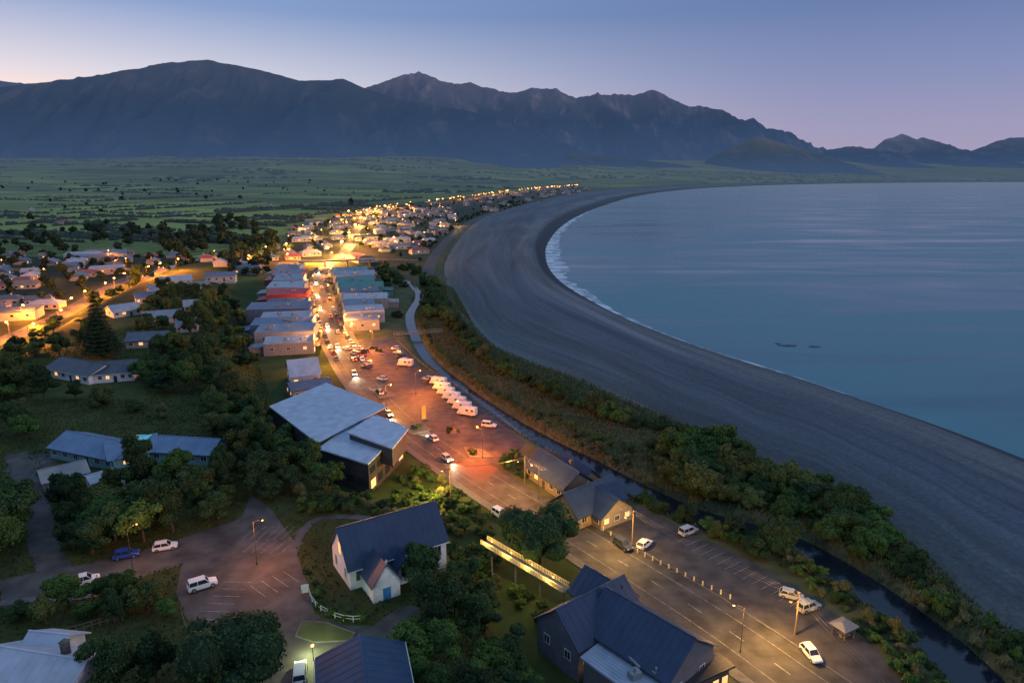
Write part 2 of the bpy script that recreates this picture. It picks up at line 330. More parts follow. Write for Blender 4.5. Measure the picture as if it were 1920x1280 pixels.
# surf foam
mb=MB()
WF=resample([p for p in WATER if p[1]<3200],3.0)
for layer,(amp,z) in enumerate(((1.0,SEA+.05),(.5,SEA+.1))):
    line=[p for p in WF if p[1]>230]
    O=offs(line,1.0); last=None
    for i,(x,y) in enumerate(line):
        nx,ny=O[i][0]-x,O[i][1]-y
        w=.3+10*math.exp(-((y-640)/190)**2)+7*math.exp(-((y-1050)/380)**2)+.8*math.exp(-((y-350)/150)**2)
        n_=noise.noise(Vector((i*.045,layer*9,0)));n2_=noise.noise(Vector((i*.2,layer*9,3)))
        out=w*amp*max(.1,1+.9*n_+.45*n2_); inn=.4+min(w,2)*.8*(1+noise.noise(Vector((i*.2,5,layer))))
        a=(x-nx*out*1.2,y-ny*out*1.2,z); c=(x+nx*inn,y+ny*inn,z)
        if last: mb.face([last[0],a,c,last[1]])
        last=(a,c)
m,nt,b,N,L=newmat('surf_foam'); b.inputs['Base Color'].default_value=(.66,.72,.76,1); b.inputs['Roughness'].default_value=.9
tc=N.new('ShaderNodeTexCoord'); nz=N.new('ShaderNodeTexNoise'); nz.inputs['Scale'].default_value=.1; nz.inputs['Detail'].default_value=8; L.new(tc.outputs['Object'],nz.inputs['Vector'])
mr=N.new('ShaderNodeMapRange'); mr.inputs['From Min'].default_value=.33; mr.inputs['From Max'].default_value=.6; mr.inputs['To Max'].default_value=.9; L.new(nz.outputs['Fac'],mr.inputs['Value']); L.new(mr.outputs[0],b.inputs['Alpha'])
struct(mb.build('surf_foam',m))
# river water
mb=MB(); ribbon(mb,RIV,5.6,-5.6,-1.85)
m,nt,b,N,L=newmat('river_water'); b.inputs['Base Color'].default_value=(.012,.018,.026,1); b.inputs['Roughness'].default_value=.12
nz=N.new('ShaderNodeTexNoise'); nz.inputs['Scale'].default_value=.8; nz.inputs['Detail'].default_value=4; tc=N.new('ShaderNodeTexCoord'); L.new(tc.outputs['Object'],nz.inputs['Vector'])
bp=N.new('ShaderNodeBump'); bp.inputs['Strength'].default_value=.3; bp.inputs['Distance'].default_value=.15; L.new(nz.outputs['Fac'],bp.inputs['Height']); L.new(bp.outputs[0],b.inputs['Normal'])
struct(mb.build('river',m))
# ---------------------------------------------------------------- mountains
def mrange(name,prof,YR,Y0,hz,seed,c1,c2,nx=700,ny=150,amp=1.0,jag=1.0,fs=1.0):
    pts=[atY(px,py,YR) for px,py in prof]
    xs=[p[0] for p in pts]; zs=[p[1] for p in pts]
    XX=np.linspace(xs[0],xs[-1],nx); ZR=np.interp(XX,xs,zs)
    V=[];F=[]; L0=max(ZR.max(),300); fn_=noise.noise
    for i in range(nx):
        X_=XX[i]
        jg=(abs(fn_(Vector((X_/420,seed,0))))*-1+.3)+.45*(abs(fn_(Vector((X_/170,seed,7))))*-1+.3)+.2*fn_(Vector((X_/70,seed,3)))
        zr=ZR[i]+min(L0,900)*.05*jag*jg
        for j in range(ny):
            s=j/(ny-1)*1.15; Yv=Y0+(YR-Y0)*s
            q=s**1.35 if s<=1 else 1-(s-1)*2.4
            wx=X_+420*fn_(Vector((X_/1500,Yv/1300,seed)))+130*fn_(Vector((X_/400,Yv/450,seed+2)))
            r0=1-abs(fn_(Vector((wx/2300,Yv/5200,seed+20))))*2.6
            r1=1-abs(fn_(Vector((wx/(850*fs),Yv/2600,seed))))*2.6
            r2=1-abs(fn_(Vector((wx/(360*fs)+Yv/1500,Yv/1000,seed+4))))*2.4
            r3=1-abs(fn_(Vector((wx/(150*fs)-Yv/700,Yv/380,seed+9))))*2.2
            env=min(1,s*1.7)*max(0,1-min(s,1))**.55
            z=zr*(q+amp*env*((r0-.45)*.34+(r1-.45)*.28+(r2-.45)*.14+(r3-.4)*.05)) if s<=1 else zr*q
            V.append((X_,Yv,z if j else min(z,0)-60))
    for i in range(nx-1):
        for j in range(ny-1): a=i*ny+j; F.append((a,a+ny,a+ny+1,a+1))
    me=bpy.data.meshes.new(name); me.from_pydata(V,[],F); me.polygons.foreach_set('use_smooth',[True]*len(F))
    m,nt,b,N,L=newmat(name+'_rock'); b.inputs['Roughness'].default_value=1; b.inputs['Specular IOR Level'].default_value=0; m.cycles.emission_sampling='NONE'
    tc=N.new('ShaderNodeTexCoord'); mp=N.new('ShaderNodeMapping'); mp.inputs['Scale'].default_value=(.0035,.0011,.0013); L.new(tc.outputs['Object'],mp.inputs[0])
    nz=N.new('ShaderNodeTexNoise'); nz.inputs['Scale'].default_value=1; nz.inputs['Detail'].default_value=10; nz.inputs['Roughness'].default_value=.68; L.new(mp.outputs[0],nz.inputs['Vector'])
    sz=N.new('ShaderNodeSeparateXYZ'); L.new(tc.outputs['Object'],sz.inputs[0])
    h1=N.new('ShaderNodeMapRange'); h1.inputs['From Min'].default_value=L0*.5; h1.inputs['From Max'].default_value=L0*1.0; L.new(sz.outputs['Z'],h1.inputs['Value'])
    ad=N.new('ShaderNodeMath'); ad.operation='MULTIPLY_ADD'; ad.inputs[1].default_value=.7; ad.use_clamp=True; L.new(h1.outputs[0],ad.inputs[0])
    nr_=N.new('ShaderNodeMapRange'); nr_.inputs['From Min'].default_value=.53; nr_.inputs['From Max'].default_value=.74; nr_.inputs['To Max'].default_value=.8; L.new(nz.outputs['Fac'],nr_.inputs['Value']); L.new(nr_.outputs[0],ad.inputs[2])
    mx=N.new('ShaderNodeMix'); mx.data_type='RGBA'; mx.inputs[6].default_value=c1+(1,); mx.inputs[7].default_value=c2+(1,); L.new(ad.outputs[0],mx.inputs[0]); L.new(mx.outputs[2],b.inputs['Base Color'])  # rock colour includes painted blue haze, and pink light towards the summits
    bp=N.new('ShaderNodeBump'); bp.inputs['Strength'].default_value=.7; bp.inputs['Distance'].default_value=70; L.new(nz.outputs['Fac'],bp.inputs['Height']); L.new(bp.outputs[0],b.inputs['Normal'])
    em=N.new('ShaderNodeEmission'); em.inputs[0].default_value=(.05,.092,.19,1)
    hm=N.new('ShaderNodeMapRange'); hm.inputs['From Min'].default_value=120; hm.inputs['From Max'].default_value=120+L0*.5; hm.inputs['To Min'].default_value=min(.92,hz+.42); hm.inputs['To Max'].default_value=hz; L.new(sz.outputs['Z'],hm.inputs['Value'])  # haze painted as emission, thicker at the foot to stand for mist
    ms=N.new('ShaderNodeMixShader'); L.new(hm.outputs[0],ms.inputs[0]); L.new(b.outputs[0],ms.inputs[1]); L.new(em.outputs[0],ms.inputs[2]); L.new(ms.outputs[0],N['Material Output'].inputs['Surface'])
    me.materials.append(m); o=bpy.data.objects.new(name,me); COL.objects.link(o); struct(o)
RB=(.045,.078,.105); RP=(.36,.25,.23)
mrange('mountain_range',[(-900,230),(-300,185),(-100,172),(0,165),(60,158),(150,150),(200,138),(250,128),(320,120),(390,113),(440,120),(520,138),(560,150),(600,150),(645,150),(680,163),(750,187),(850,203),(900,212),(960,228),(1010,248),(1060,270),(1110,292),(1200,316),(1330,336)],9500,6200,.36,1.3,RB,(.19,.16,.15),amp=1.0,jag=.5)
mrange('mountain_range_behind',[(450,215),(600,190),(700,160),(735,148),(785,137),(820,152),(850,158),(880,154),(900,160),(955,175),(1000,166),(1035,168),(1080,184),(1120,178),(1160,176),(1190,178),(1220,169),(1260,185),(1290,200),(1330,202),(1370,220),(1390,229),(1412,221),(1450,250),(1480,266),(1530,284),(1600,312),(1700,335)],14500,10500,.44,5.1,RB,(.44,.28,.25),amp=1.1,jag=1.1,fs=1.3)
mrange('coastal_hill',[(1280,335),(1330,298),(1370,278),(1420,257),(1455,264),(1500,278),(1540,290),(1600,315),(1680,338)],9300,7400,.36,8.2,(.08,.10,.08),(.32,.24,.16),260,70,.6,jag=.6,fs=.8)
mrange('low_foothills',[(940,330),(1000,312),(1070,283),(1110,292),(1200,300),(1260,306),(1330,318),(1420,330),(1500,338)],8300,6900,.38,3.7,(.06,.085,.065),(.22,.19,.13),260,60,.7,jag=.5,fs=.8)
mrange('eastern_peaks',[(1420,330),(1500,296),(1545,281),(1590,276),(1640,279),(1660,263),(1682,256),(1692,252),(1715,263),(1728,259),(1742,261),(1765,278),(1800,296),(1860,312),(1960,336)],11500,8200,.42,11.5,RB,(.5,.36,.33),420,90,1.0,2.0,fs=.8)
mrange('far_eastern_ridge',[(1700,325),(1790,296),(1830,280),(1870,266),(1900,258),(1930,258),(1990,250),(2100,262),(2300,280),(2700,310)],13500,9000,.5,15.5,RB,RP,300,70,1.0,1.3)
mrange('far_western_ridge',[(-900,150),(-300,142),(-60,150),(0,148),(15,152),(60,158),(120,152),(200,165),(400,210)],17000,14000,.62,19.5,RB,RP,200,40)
# ---------------------------------------------------------------- roads
def asphalt(name,c): return mat(name,c,.7,.45,.3,bump=.15)
M['asph']=asphalt('asphalt',(.06,.057,.052)); M['asph2']=asphalt('carpark_asphalt',(.06,.055,.052)); M['asph3']=asphalt('terrace_asphalt',(.07,.066,.062))
M['path']=mat('footpath_concrete',(.13,.125,.115),.9,.25,1.2)
MAIN=crom([P(*p) for p in [(1700,1420),(1490,1270),(1400,1205),(1300,1138),(1200,1075),(1100,1013),(1000,955),(905,897),(835,850),(765,800),(715,752),(672,700),(640,650),(615,600),(602,560),(598,525),(612,497),(645,474),(662,448),(672,425),(690,405),(745,391),(830,378),(900,370),(980,358),(1085,349)]],7)
HWY=crom([P(*p) for p in [(-200,700),(0,640),(100,598),(170,560),(240,523),(330,497),(400,492),(490,493),(560,491),(625,488),(700,486),(790,488)]],6)
SIDE=crom([P(*p) for p in [(800,520),(815,480),(850,440),(900,408),(980,380)]],6)
mb=MB(); ribbon(mb,MAIN,6.2,-6.2,.02); struct(mb.build('main_road',M['asph']))
mb=MB(); ribbon(mb,HWY,6,-6,.045); struct(mb.build('highway',M['asph']))
mb=MB(); ribbon(mb,SIDE,5,-5,.03); struct(mb.build('esplanade_road',M['asph']))
ROADS+= [(MAIN,8.5),(HWY,7.5),(SIDE,6),(RIV,4.6)]
near=[p for p in MAIN if p[1]<470]
mb=MB(); kerbed(mb,near,6.2,8.2,0,.14); kerbed(mb,[p for p in near if 290<p[1]],-6.2,-8.4,0,.14); kerbed(mb,[p for p in near if p[1]<135],-6.2,-6.5,0,.14); struct(mb.build('footpath',M['path']))
mb=MB()
fine=resample([p for p in MAIN if p[1]<700],3.0)
for i in range(0,len(fine)-1,3): ribbon(mb,fine[i:i+2],.08,-.08,.028)
for a in (3.4,-3.4): ribbon(mb,fine,a+.05,a-.05,.028)
CARP=[P(*p) for p in [(632,642),(735,633),(790,690),(890,755),(985,828),(975,850),(940,868),(880,872),(795,805),(742,752),(690,700),(650,662)]]
CARN=[P(*p) for p in [(1112,982),(1205,952),(1300,1000),(1420,1058),(1540,1128),(1640,1215),(1740,1330),(1620,1340),(1395,1150),(1190,1035)]]
sheet('car_park',CARP,.012,M['asph2']); sheet('seaside_car_park',CARN,.012,M['asph2'])
PLZ=[P(p[0],p[1],T) for p in [(400,1012),(455,965),(470,925),(505,950),(548,1010),(562,1055),(575,1090),(590,1150),(640,1172),(700,1172),(745,1140),(785,1130),(790,1165),(715,1215),(650,1240),(600,1262),(590,1340),(490,1350),(400,1230),(345,1150),(330,1110),(340,1060)]]
sheet('terrace_car_park',PLZ,T+.012,M['asph3'])
TRD=crom([P(p[0],p[1],T) for p in [(-250,1180),(0,1112),(160,1082),(300,1045),(400,1012),(480,985)]],6)
mb2=MB(); ribbon(mb2,TRD,4.8,-4.8,T+.02); struct(mb2.build('terrace_road',M['asph3']))
mb2=MB(); kerbed(mb2,crom([P(p[0],p[1],T) for p in [(-100,1140),(60,1118),(160,1112),(230,1096)]],5),-.2,-1.8,T,T+.12); struct(mb2.build('terrace_footpath',M['path']))
DRV=crom([P(p[0],p[1],T) for p in [(30,850),(50,900),(70,960),(85,1030),(110,1080)]],6)
mb2=MB(); ribbon(mb2,DRV,2.4,-2.4,T+.03); ribbon(mb2,[P(20,870,T),P(110,862,T)],5,-5,T+.034); struct(mb2.build('driveway',M['asph3']))
PTH=crom([P(p[0],p[1],T) for p in [(545,1045),(565,1000),(600,972),(680,970),(745,985)]],6)
mb2=MB(); ribbon(mb2,PTH,.9,-.9,T+.04); struct(mb2.build('church_path',M['asph3']))
ROADS+=[(TRD,5.4),(DRV,3),(PTH,1.5)]
EXCL+=[CARP,CARN,PLZ]
def stalls(p0,p1,n,length,z,skew=0):
    a=Vector((*P(*p0,z),0)); b_=Vector((*P(*p1,z),0)); d=(b_-a); u=d.normalized(); nrm=Vector((-u.y,u.x,0))*length+u*skew
    for i in range(n+1):
        q=a+d*i/n; r=q+nrm; w=u*.05
        mb.face([(q.x-w.x,q.y-w.y,z+.028),(q.x+w.x,q.y+w.y,z+.028),(r.x+w.x,r.y+w.y,z+.028),(r.x-w.x,r.y-w.y,z+.028)])
stalls((760,742),(860,815),12,5,0,1.5); stalls((985,826),(800,695),22,-5,0); stalls((700,690),(740,740),8,-5,0); stalls((455,1010),(540,1012),6,5,T,1); stalls((455,1035),(540,1040),5,4.6,T,1)
stalls((500,1120),(560,1090),3,5,T); stalls((365,1160),(420,1090),5,-4.6,T); stalls((1300,1003),(1530,1130),14,-4.8,0)
struct(mb.build('road_marking',M['line']))
ISG=[P(p[0],p[1],T) for p in [(556,1192),(568,1165),(610,1168),(665,1188),(655,1200),(590,1203)]]
sheet('lawn_island',ISG,T+.13,M['bank'])
mb=MB(); kerbed(mb,ISG+[ISG[0]],.0,.25,T,T+.15); struct(mb.build('island_kerb',M['path']))
mb=MB(); ribbon(mb,crom([P(*p) for p in [(840,525),(850,570),(900,625),(960,655),(1050,695),(1130,730),(1210,765)]],6),1.6,-1.6,.15); struct(mb.build('beach_track',mat('gravel_track',(.13,.12,.105),.95,.25)))
sheet('paved_crossing',[P(*p) for p in [(845,868),(905,866),(935,878),(905,905),(865,885)]],.034,mat('brick_paving',(.14,.07,.05),.8,.3,3))
def island(pxs):
    pl=[P(*p) for p in pxs]; mb=MB(); mb.hexa([(x,y,0) for x,y in pl],[(x,y,.16) for x,y in pl]); struct(mb.build('garden_island',M['stone'])); return pl
ISL=[island([(690,655),(712,652),(722,664),(700,668)]),island([(745,798),(790,792),(812,806),(770,815)]),island([(868,838),(905,842),(925,858),(880,858)]),island([(700,735),(725,730),(740,742),(712,748)]),island([(835,805),(852,803),(862,812),(845,815)])]
# ---------------------------------------------------------------- buildings
def window(root,x,y,z,w,h,axis,lit=False,fm=None):
    f=MB(); t=.09
    if axis=='x':
        f.box((x,y,z+h/2),(w+2*t,.1,t)); f.box((x,y,z-h/2),(w+2*t,.1,t)); f.box((x-w/2,y,z),(t,.1,h-t)); f.box((x+w/2,y,z),(t,.1,h-t)); f.box((x,y,z),(t*.7,.09,h-t))
    else:
        f.box((x,y,z+h/2),(.1,w+2*t,t)); f.box((x,y,z-h/2),(.1,w+2*t,t)); f.box((x,y-w/2,z),(.1,t,h-t)); f.box((x,y+w/2,z),(.1,t,h-t)); f.box((x,y,z),(.09,t*.7,h-t))
    fo=f.build('window',fm or M['trim'],root)
    q=MB(); q.box((x,y,z),(w-.02,.05,h-.02) if axis=='x' else (.05,w-.02,h-.02)); q.build('pane',M['lit'] if lit else M['glass'],fo)
def gable(name,label,cat,A,B,base,eave,ridge,depth,wc,rc,over=.5,nwin=4,gwin=1,lit=(),group=None,door=True,wh=1.2,chim=False):
    A=Vector(A);B=Vector(B)
    if depth>0 and (B-A).x<0: A,B=B,A
    Lx=(B-A).length; u=(B-A)/Lx; n=Vector((-u.y,u.x))
    c=(A+B)/2+n*depth/2; rz=math.atan2(u.y,u.x); w=abs(depth)
    root=empty(name,(c.x,c.y,base),rz,label,cat,group); a=Lx/2; hw=w/2; ry=0
    wl=MB(); s=[(-hw,-1.5),(hw,-1.5),(hw,eave),(ry,ridge-.12),(-hw,eave)]
    wl.hexa([(-a,y,z) for y,z in s],[(a,y,z) for y,z in s]); wl.build('wall',M['wallo'],root,wc)
    rf=MB(); t=.18
    for sy in (-1,1):
        k=(ridge-eave)/abs(sy*hw-ry); ye=sy*(hw+over); ze=eave-k*over
        lo=[(-a-over,ry,ridge),(a+over,ry,ridge),(a+over,ye,ze),(-a-over,ye,ze)]
        if sy>0: lo=lo[::-1]
        rf.hexa([(x,y,z-.02) for x,y,z in lo],[(x,y,z+t) for x,y,z in lo])
    nseam=int(Lx/1.2)
    for i in range(nseam+1):
        x=-a+Lx*i/max(nseam,1)
        for sy in (-1,1):
            k=(ridge-eave)/abs(sy*hw-ry); ye=sy*(hw+over*.95); ze=eave-k*over*.95
            rf.tube((x,ry,ridge+t+.005),(x,ye,ze+t+.005),.03,n=4)
    ro=rf.build('roof',M['roofo'],root,rc)
    rc_=MB(); rc_.tube((-a-over,ry,ridge+t+.02),(a+over,ry,ridge+t+.02),.13,n=6); rc_.build('ridge_cap',M['roofo'],ro,tuple(min(1,c*1.25) for c in rc[:3]))
    k=(ridge-eave)/hw; ze=eave-k*over
    for sy in (-1,1):
        gt=MB(); gt.tube((-a-over,sy*(hw+over+.06),ze+.05),(a+over,sy*(hw+over+.06),ze+.05),.09,n=6)
        gt.build('gutter',M['trim'] if sum(wc)>1 else M['dark'],ro)
    if chim:
        ch=MB(); ch.box((a*.4,ry+hw*.3,ridge+.3),(.8,.8,1.8)); ch.box((a*.4,ry+hw*.3,ridge+1.25),(1,1,.12)); ch.build('chimney',M['stone'],ro)
    zc=min(eave*.58,eave-.9)
    for i in range(nwin):
        x=-a+Lx*(i+.5)/nwin
        if door and i==nwin//2:
            d=MB(); d.box((x,-hw-.04,1.05),(1.0,.08,2.1)); dd=d.build('door',M['dark'],root)
            h=MB(); h.box((x+.38,-hw-.1,1.0),(.06,.06,.2)); h.build('handle',M['metal'],dd)
        else: window(root,x,-hw-.03,zc,min(1.5,Lx/nwin*.5),wh,'x',i in lit)
    for i in range(gwin):
        y=-hw+w*(i+.5)/gwin
        for e in (-1,1): window(root,e*(a+.03),y,zc,min(1.3,w/gwin*.5),wh,'y',(10+i) in lit)
    EXCL.append([tuple((c+u*sx*(a+1)+n*sy*(hw+1))) for sx,sy in ((-1,-1),(1,-1),(1,1),(-1,1))])
    return root
def rg(name,label,cat,pa,pb,base,eave,ridge,width,wc,rc,perp=None,length=None,**k):
    A=Vector(P(*pa,base+ridge)); B=Vector(P(*pb,base+ridge))
    if perp is not None: B=A+perp*(perp.dot(B-A) if length is None else length)
    if B.x<A.x: A,B=B,A
    u=(B-A).normalized(); n=Vector((-u.y,u.x))
    return gable(name,label,cat,A-n*width/2,B-n*width/2,base,eave,ridge,width,wc,rc,**k)
def quadb(name,label,cat,corners,base,zs,wc,rm,rcol,over=.6,group=None,wins=None,nseam=14):
    c=Vector((sum(p[0] for p in corners)/len(corners),sum(p[1] for p in corners)/len(corners)))
    root=empty(name,(c.x,c.y,base),0,label,cat,group)
    L_=[Vector(p)-c for p in corners]
    wl=MB(); lo=[(p.x,p.y,-.8) for p in L_]; hi=[(p.x,p.y,z-.1) for p,z in zip(L_,zs)]; wl.hexa(lo,hi); wl.build('wall',M['wallo'],root,wc)
    rf=MB(); L2=[p*(1+over/p.length) for p in L_]
    rf.hexa([(p.x,p.y,z-.06) for p,z in zip(L2,zs)],[(p.x,p.y,z+.3) for p,z in zip(L2,zs)])
    n=len(L_); A0,B0,C0,D0=L2[0],L2[1],L2[2],L2[3]
    for i in range(1,nseam):
        t=i/nseam; p=A0.lerp(B0,t); q=D0.lerp(C0,t); z1=zs[0]+(zs[1]-zs[0])*t; z2=zs[3]+(zs[2]-zs[3])*t
        rf.tube((p.x,p.y,z1+.32),(q.x,q.y,z2+.32),.035,n=4)
    ro=rf.build('roof',rm,root,rcol)
    if wins:
        for (e,k,zz,hh,lit) in wins:
            a=L_[e]; b_=L_[(e+1)%n]; d=(b_-a); Ln=d.length; u=d/Ln; nn=Vector((u.y,-u.x))
            if nn.dot(a)<0: nn=-nn
            for i in range(k):
                p=a+d*(i+.5)/k+nn*.05; w=Ln/k*.62; ang=math.atan2(u.y,u.x)
                f=MB(); f.box((p.x,p.y,zz),(w+.16,.1,hh+.16),ang); fo=f.build('window',M['dark'],root)
                p2=p+nn*.05; g_=MB(); g_.box((p2.x,p2.y,zz),(w,.06,hh),ang); g_.build('pane',M['lit'] if lit and i%lit==0 else M['glass'],fo)
    EXCL.append([tuple(p) for p in corners]); return root
navy=(.028,.048,.095); lgrey=(.42,.48,.56)
mus=[P(x_,y_,8.5) for x_,y_ in [(600,838),(690,866),(755,806),(690,778)]]
quadb('museum_wing','large dark walled civic building wing with pale ribbed roof beside the road, nearest half','building',mus,0,[8.0,8.0,9.2,9.2],(.05,.05,.055),M['roofo'],lgrey,wins=[(0,4,3,1.4,0),(1,5,2.2,2.2,4),(1,5,5.8,1.3,0)],nseam=20)
mus2=[P(x_,y_,9.5) for x_,y_ in [(508,760),(594,826),(722,768),(612,724)]]
quadb('museum_hall','large pale fan shaped metal roof hall behind the dark walled wing','building',mus2,0,[9.0,9.0,10.2,10.2],(.06,.06,.065),M['roofo'],lgrey,wins=[(0,5,3,1.4,0),(1,6,2,2.2,3)],nseam=24)
mq=[P(x_,y_,10.4) for x_,y_ in [(655,812),(735,838),(762,806),(700,784)]]
quadb('raised_roof','raised pale roof fin stepping above the civic building wing','roof',mq,6,[4.4,4.0,4.4,4.8],(.07,.07,.075),M['roofo'],(.45,.5,.58),over=.5,nseam=10)
cz=T
A=P(655,1066,cz+4); B=P(836,1010,cz+4)
ch=gable('church','white weatherboard church with steep navy roof on the terrace','church',A,B,cz,4,9.2,9,(.68,.69,.72),navy,nwin=5,gwin=0,door=False,wh=1.9,over=.45)
Lc=(Vector(B)-Vector(A)).length
window(ch,-(Lc/2+.03),0,5.6,1.3,2.2,'y',True)
window(ch,-(Lc/2+.03),-2.4,2.2,.8,1.8,'y'); window(ch,-(Lc/2+.03),2.4,2.2,.8,1.8,'y')
def wing(root,x0,y0,w,length,eave,ridge,wc,rc,base=-1.5,door=None,win=False):
    wl=MB(); s=[(x0-w/2,base),(x0+w/2,base),(x0+w/2,eave),(x0,ridge-.1),(x0-w/2,eave)]
    wl.hexa([(x,y0,z) for x,z in s],[(x,y0-length,z) for x,z in s]); wl.build('porch_wall',M['wallo'],root,wc)
    rf=MB(); o_=.35; k=(ridge-eave)/(w/2)
    for sx in (-1,1):
        xe=x0+sx*(w/2+o_); ze=eave-k*o_; q=[(x0,y0,ridge),(x0,y0-length-o_,ridge),(xe,y0-length-o_,ze),(xe,y0,ze)]
        if sx>0: q=q[::-1]
        rf.hexa([(x,y,z-.02) for x,y,z in q],[(x,y,z+.16) for x,y,z in q])
    rf.build('porch_roof',M['roofo'],root,rc)
    if door:
        d=MB(); d.box((x0,y0-length-.04,1.1),(1.3,.08,2.2)); dd=d.build('door',door,root); f=MB(); f.box((x0,y0-length-.06,2.27),(1.6,.1,.12)); f.build('lintel',M['trim'],dd)
    if win: window(root,x0,y0-length-.03,2.0,1.6,1.3,'x')
wing(ch,-Lc/2+4.2,-4.4,4.6,5.6,3.2,6.4,(.68,.69,.72),navy,door=M['blue'])
wing(ch,-Lc/2+8.6,-4.4,3.4,3.0,2.6,4.6,(.68,.69,.72),navy,win=True)
mbc=MB(); mbc.box((-Lc/2+4.2,-10.3,6.9),(.09,.09,1.0)); mbc.box((-Lc/2+4.2,-10.3,7.05),(.5,.1,.09)); mbc.build('cross',M['trim'],ch)
gable('church_hall','low hall with plain dark navy metal roof at the bottom centre','hall',P(600,1360,T+4),P(598,1235,T+4),T,4,6.2,-11,(.4,.4,.38),(.03,.06,.11),nwin=3,gwin=1)
vdir=Vector(P(1100,1013))-Vector(P(1000,955)); vdir.normalize()
hd=Vector((-vdir.y,vdir.x)); hd=hd if hd.x>0 else -hd
vcw=(.2,.15,.1)
rg('timber_building','timber visitor centre with navy gabled roof beside the river, far block with chimney','building',(1014,842),(1085,885),0,3.2,6.4,9,vcw,navy,nwin=5,gwin=1,lit=(1,),chim=True)
rg('timber_building','low rear gable of the visitor centre on the river side','building',(1062,850),(1108,880),0,3,5.6,6,vcw,navy,nwin=3,gwin=1)
rg('timber_building','cross gable in the middle of the visitor centre with its lit end toward the road','building',(1058,925),(1150,892),0,3.2,6.9,9,(.22,.17,.11),navy,perp=hd,nwin=4,gwin=2,lit=(11,))
rg('timber_building','near annex of the visitor centre with glazed gable facing the seaside car park','building',(1105,905),(1158,935),0,3.0,6.2,9,(.24,.2,.15),navy,nwin=3,gwin=3,lit=(10,12))
wc_=(.12,.125,.15)
rg('hotel','big dark grey hotel with navy gabled roof beside the road, long wing','building',(1140,1104),(1300,1196),0,6.5,10.5,11.5,wc_,navy,nwin=6,gwin=2,lit=(5,),wh=1.5)
rg('hotel','dark navy cross gable of the roadside hotel with end wall facing the church','building',(1046,1142),(1180,1088),0,6.0,10.0,9.5,wc_,navy,perp=hd,nwin=4,gwin=2,lit=(1,),wh=1.5)
rg('hotel','small rear navy gable of the roadside hotel nearest the round tree','building',(1100,1062),(1165,1100),0,6,9,7.5,wc_,navy,nwin=3,gwin=1)
fr=[P(x_,y_,5.4) for x_,y_ in [(1095,1235),(1150,1192),(1268,1255),(1225,1330)]]
ht=quadb('kitchen_block','flat roofed kitchen block of the hotel with silver ventilation ducts on top','building',fr,0,[5.4]*4,(.12,.12,.13),M['roofo'],(.28,.33,.4),wins=[(0,3,2.5,1.4,2)])
mb=MB(); c0=Vector(ht.location[:2])
def duct(pl,r):
    for a,b_ in zip(pl[:-1],pl[1:]):
        pa=Vector(P(*a,6.5))-c0; pb=Vector(P(*b_,6.5))-c0; mb.tube((pa.x,pa.y,6.4),(pb.x,pb.y,6.4),r,n=8)
duct([(1140,1195),(1165,1205),(1205,1225),(1240,1240),(1255,1240)],.35); duct([(1165,1205),(1175,1225),(1200,1250)],.25)
for px,py,sx in ((1150,1200,1.5),(1212,1236,1.2),(1190,1262,1.6),(1230,1262,1.0)):
    p=Vector(P(px,py,6.3))-c0; mb.box((p.x,p.y,6.2),(sx,sx*.8,1.0),.5); mb.tube((p.x,p.y,6.6),(p.x,p.y,7.3),.2,n=8)
mb.build('ventilation_duct',M['metal'],ht)
vr=[P(x_,y_,3.6) for x_,y_ in [(1262,1300),(1290,1232),(1330,1222),(1368,1250)]]
quadb('veranda','covered veranda with warm lit fascia at the road end of the hotel','veranda',vr,0,[3.6]*4,(.10,.08,.06),M['roofo'],(.03,.035,.05),over=.9,wins=[(3,6,1.7,1.6,1),(2,3,1.7,1.6,1)])
teal=(.14,.3,.34); troof=(.12,.2,.31)
gable('teal_house','long teal weatherboard house with blue grey roof on the terrace, main wing','house',P(205,862,T+2.8),P(300,842,T+2.8),T,2.8,5.2,9,teal,troof,nwin=5,gwin=1,lit=(1,))
gable('teal_house','left wing of the teal house with long sloping blue grey roof','house',P(92,838,T+2.8),P(212,862,T+2.8),T,2.8,5.0,10,teal,troof,nwin=6,gwin=1)
gable('teal_house','right hand annex of the teal house with shallow roof and pale windows','house',P(282,845,T+2.8),P(392,852,T+2.8),T,2.8,4.8,9,teal,troof,nwin=5,gwin=1)
EXCL.append([P(80,862,T),P(400,862,T),P(405,905,T),P(80,905,T)])
p=P(262,820,T+5.3); r_=empty('glass_canopy',(p[0],p[1],T),.1,'turquoise translucent pool roof between the wings of the teal house','canopy')
mb=MB(); mb.box((0,0,5.35),(4.5,3.2,.15)); mb.build('roof_panel',M['pool'],r_); mb=MB()
for sx in (-2,2):
    for sy in (-1.4,1.4): mb.box((sx,sy,2.6),(.15,.15,5.3))
mb.build('post_frame',M['trim'],r_)
gable('garage','pale roofed double garage below the teal house','garage',P(82,905,T+2.5),P(165,885,T+2.5),T,2.5,3.9,8,(.25,.24,.22),(.27,.26,.25),nwin=3,gwin=1)
gable('garden_shed','small white shed beside the pale garage','shed',P(172,905,T+2.2),P(215,893,T+2.2),T,2.2,3.0,5,(.5,.5,.5),(.45,.47,.5),nwin=2,gwin=1)
p=P(217,915,T+.9); wt=empty('water_tank',(p[0],p[1],T),0,'pale corrugated water tank beside the small white shed','water tank')
mb=MB(); mb.tube((0,0,0),(0,0,2.2),1.9,n=20); mb.tube((0,0,2.2),(0,0,2.5),1.9,.3,n=20)
for k_ in range(6): mb.tube((0,0,.2+k_*.35),(0,0,.26+k_*.35),1.95,n=20)
mb.build('tank',mat('tank_plastic',(.35,.38,.42),.6),wt)
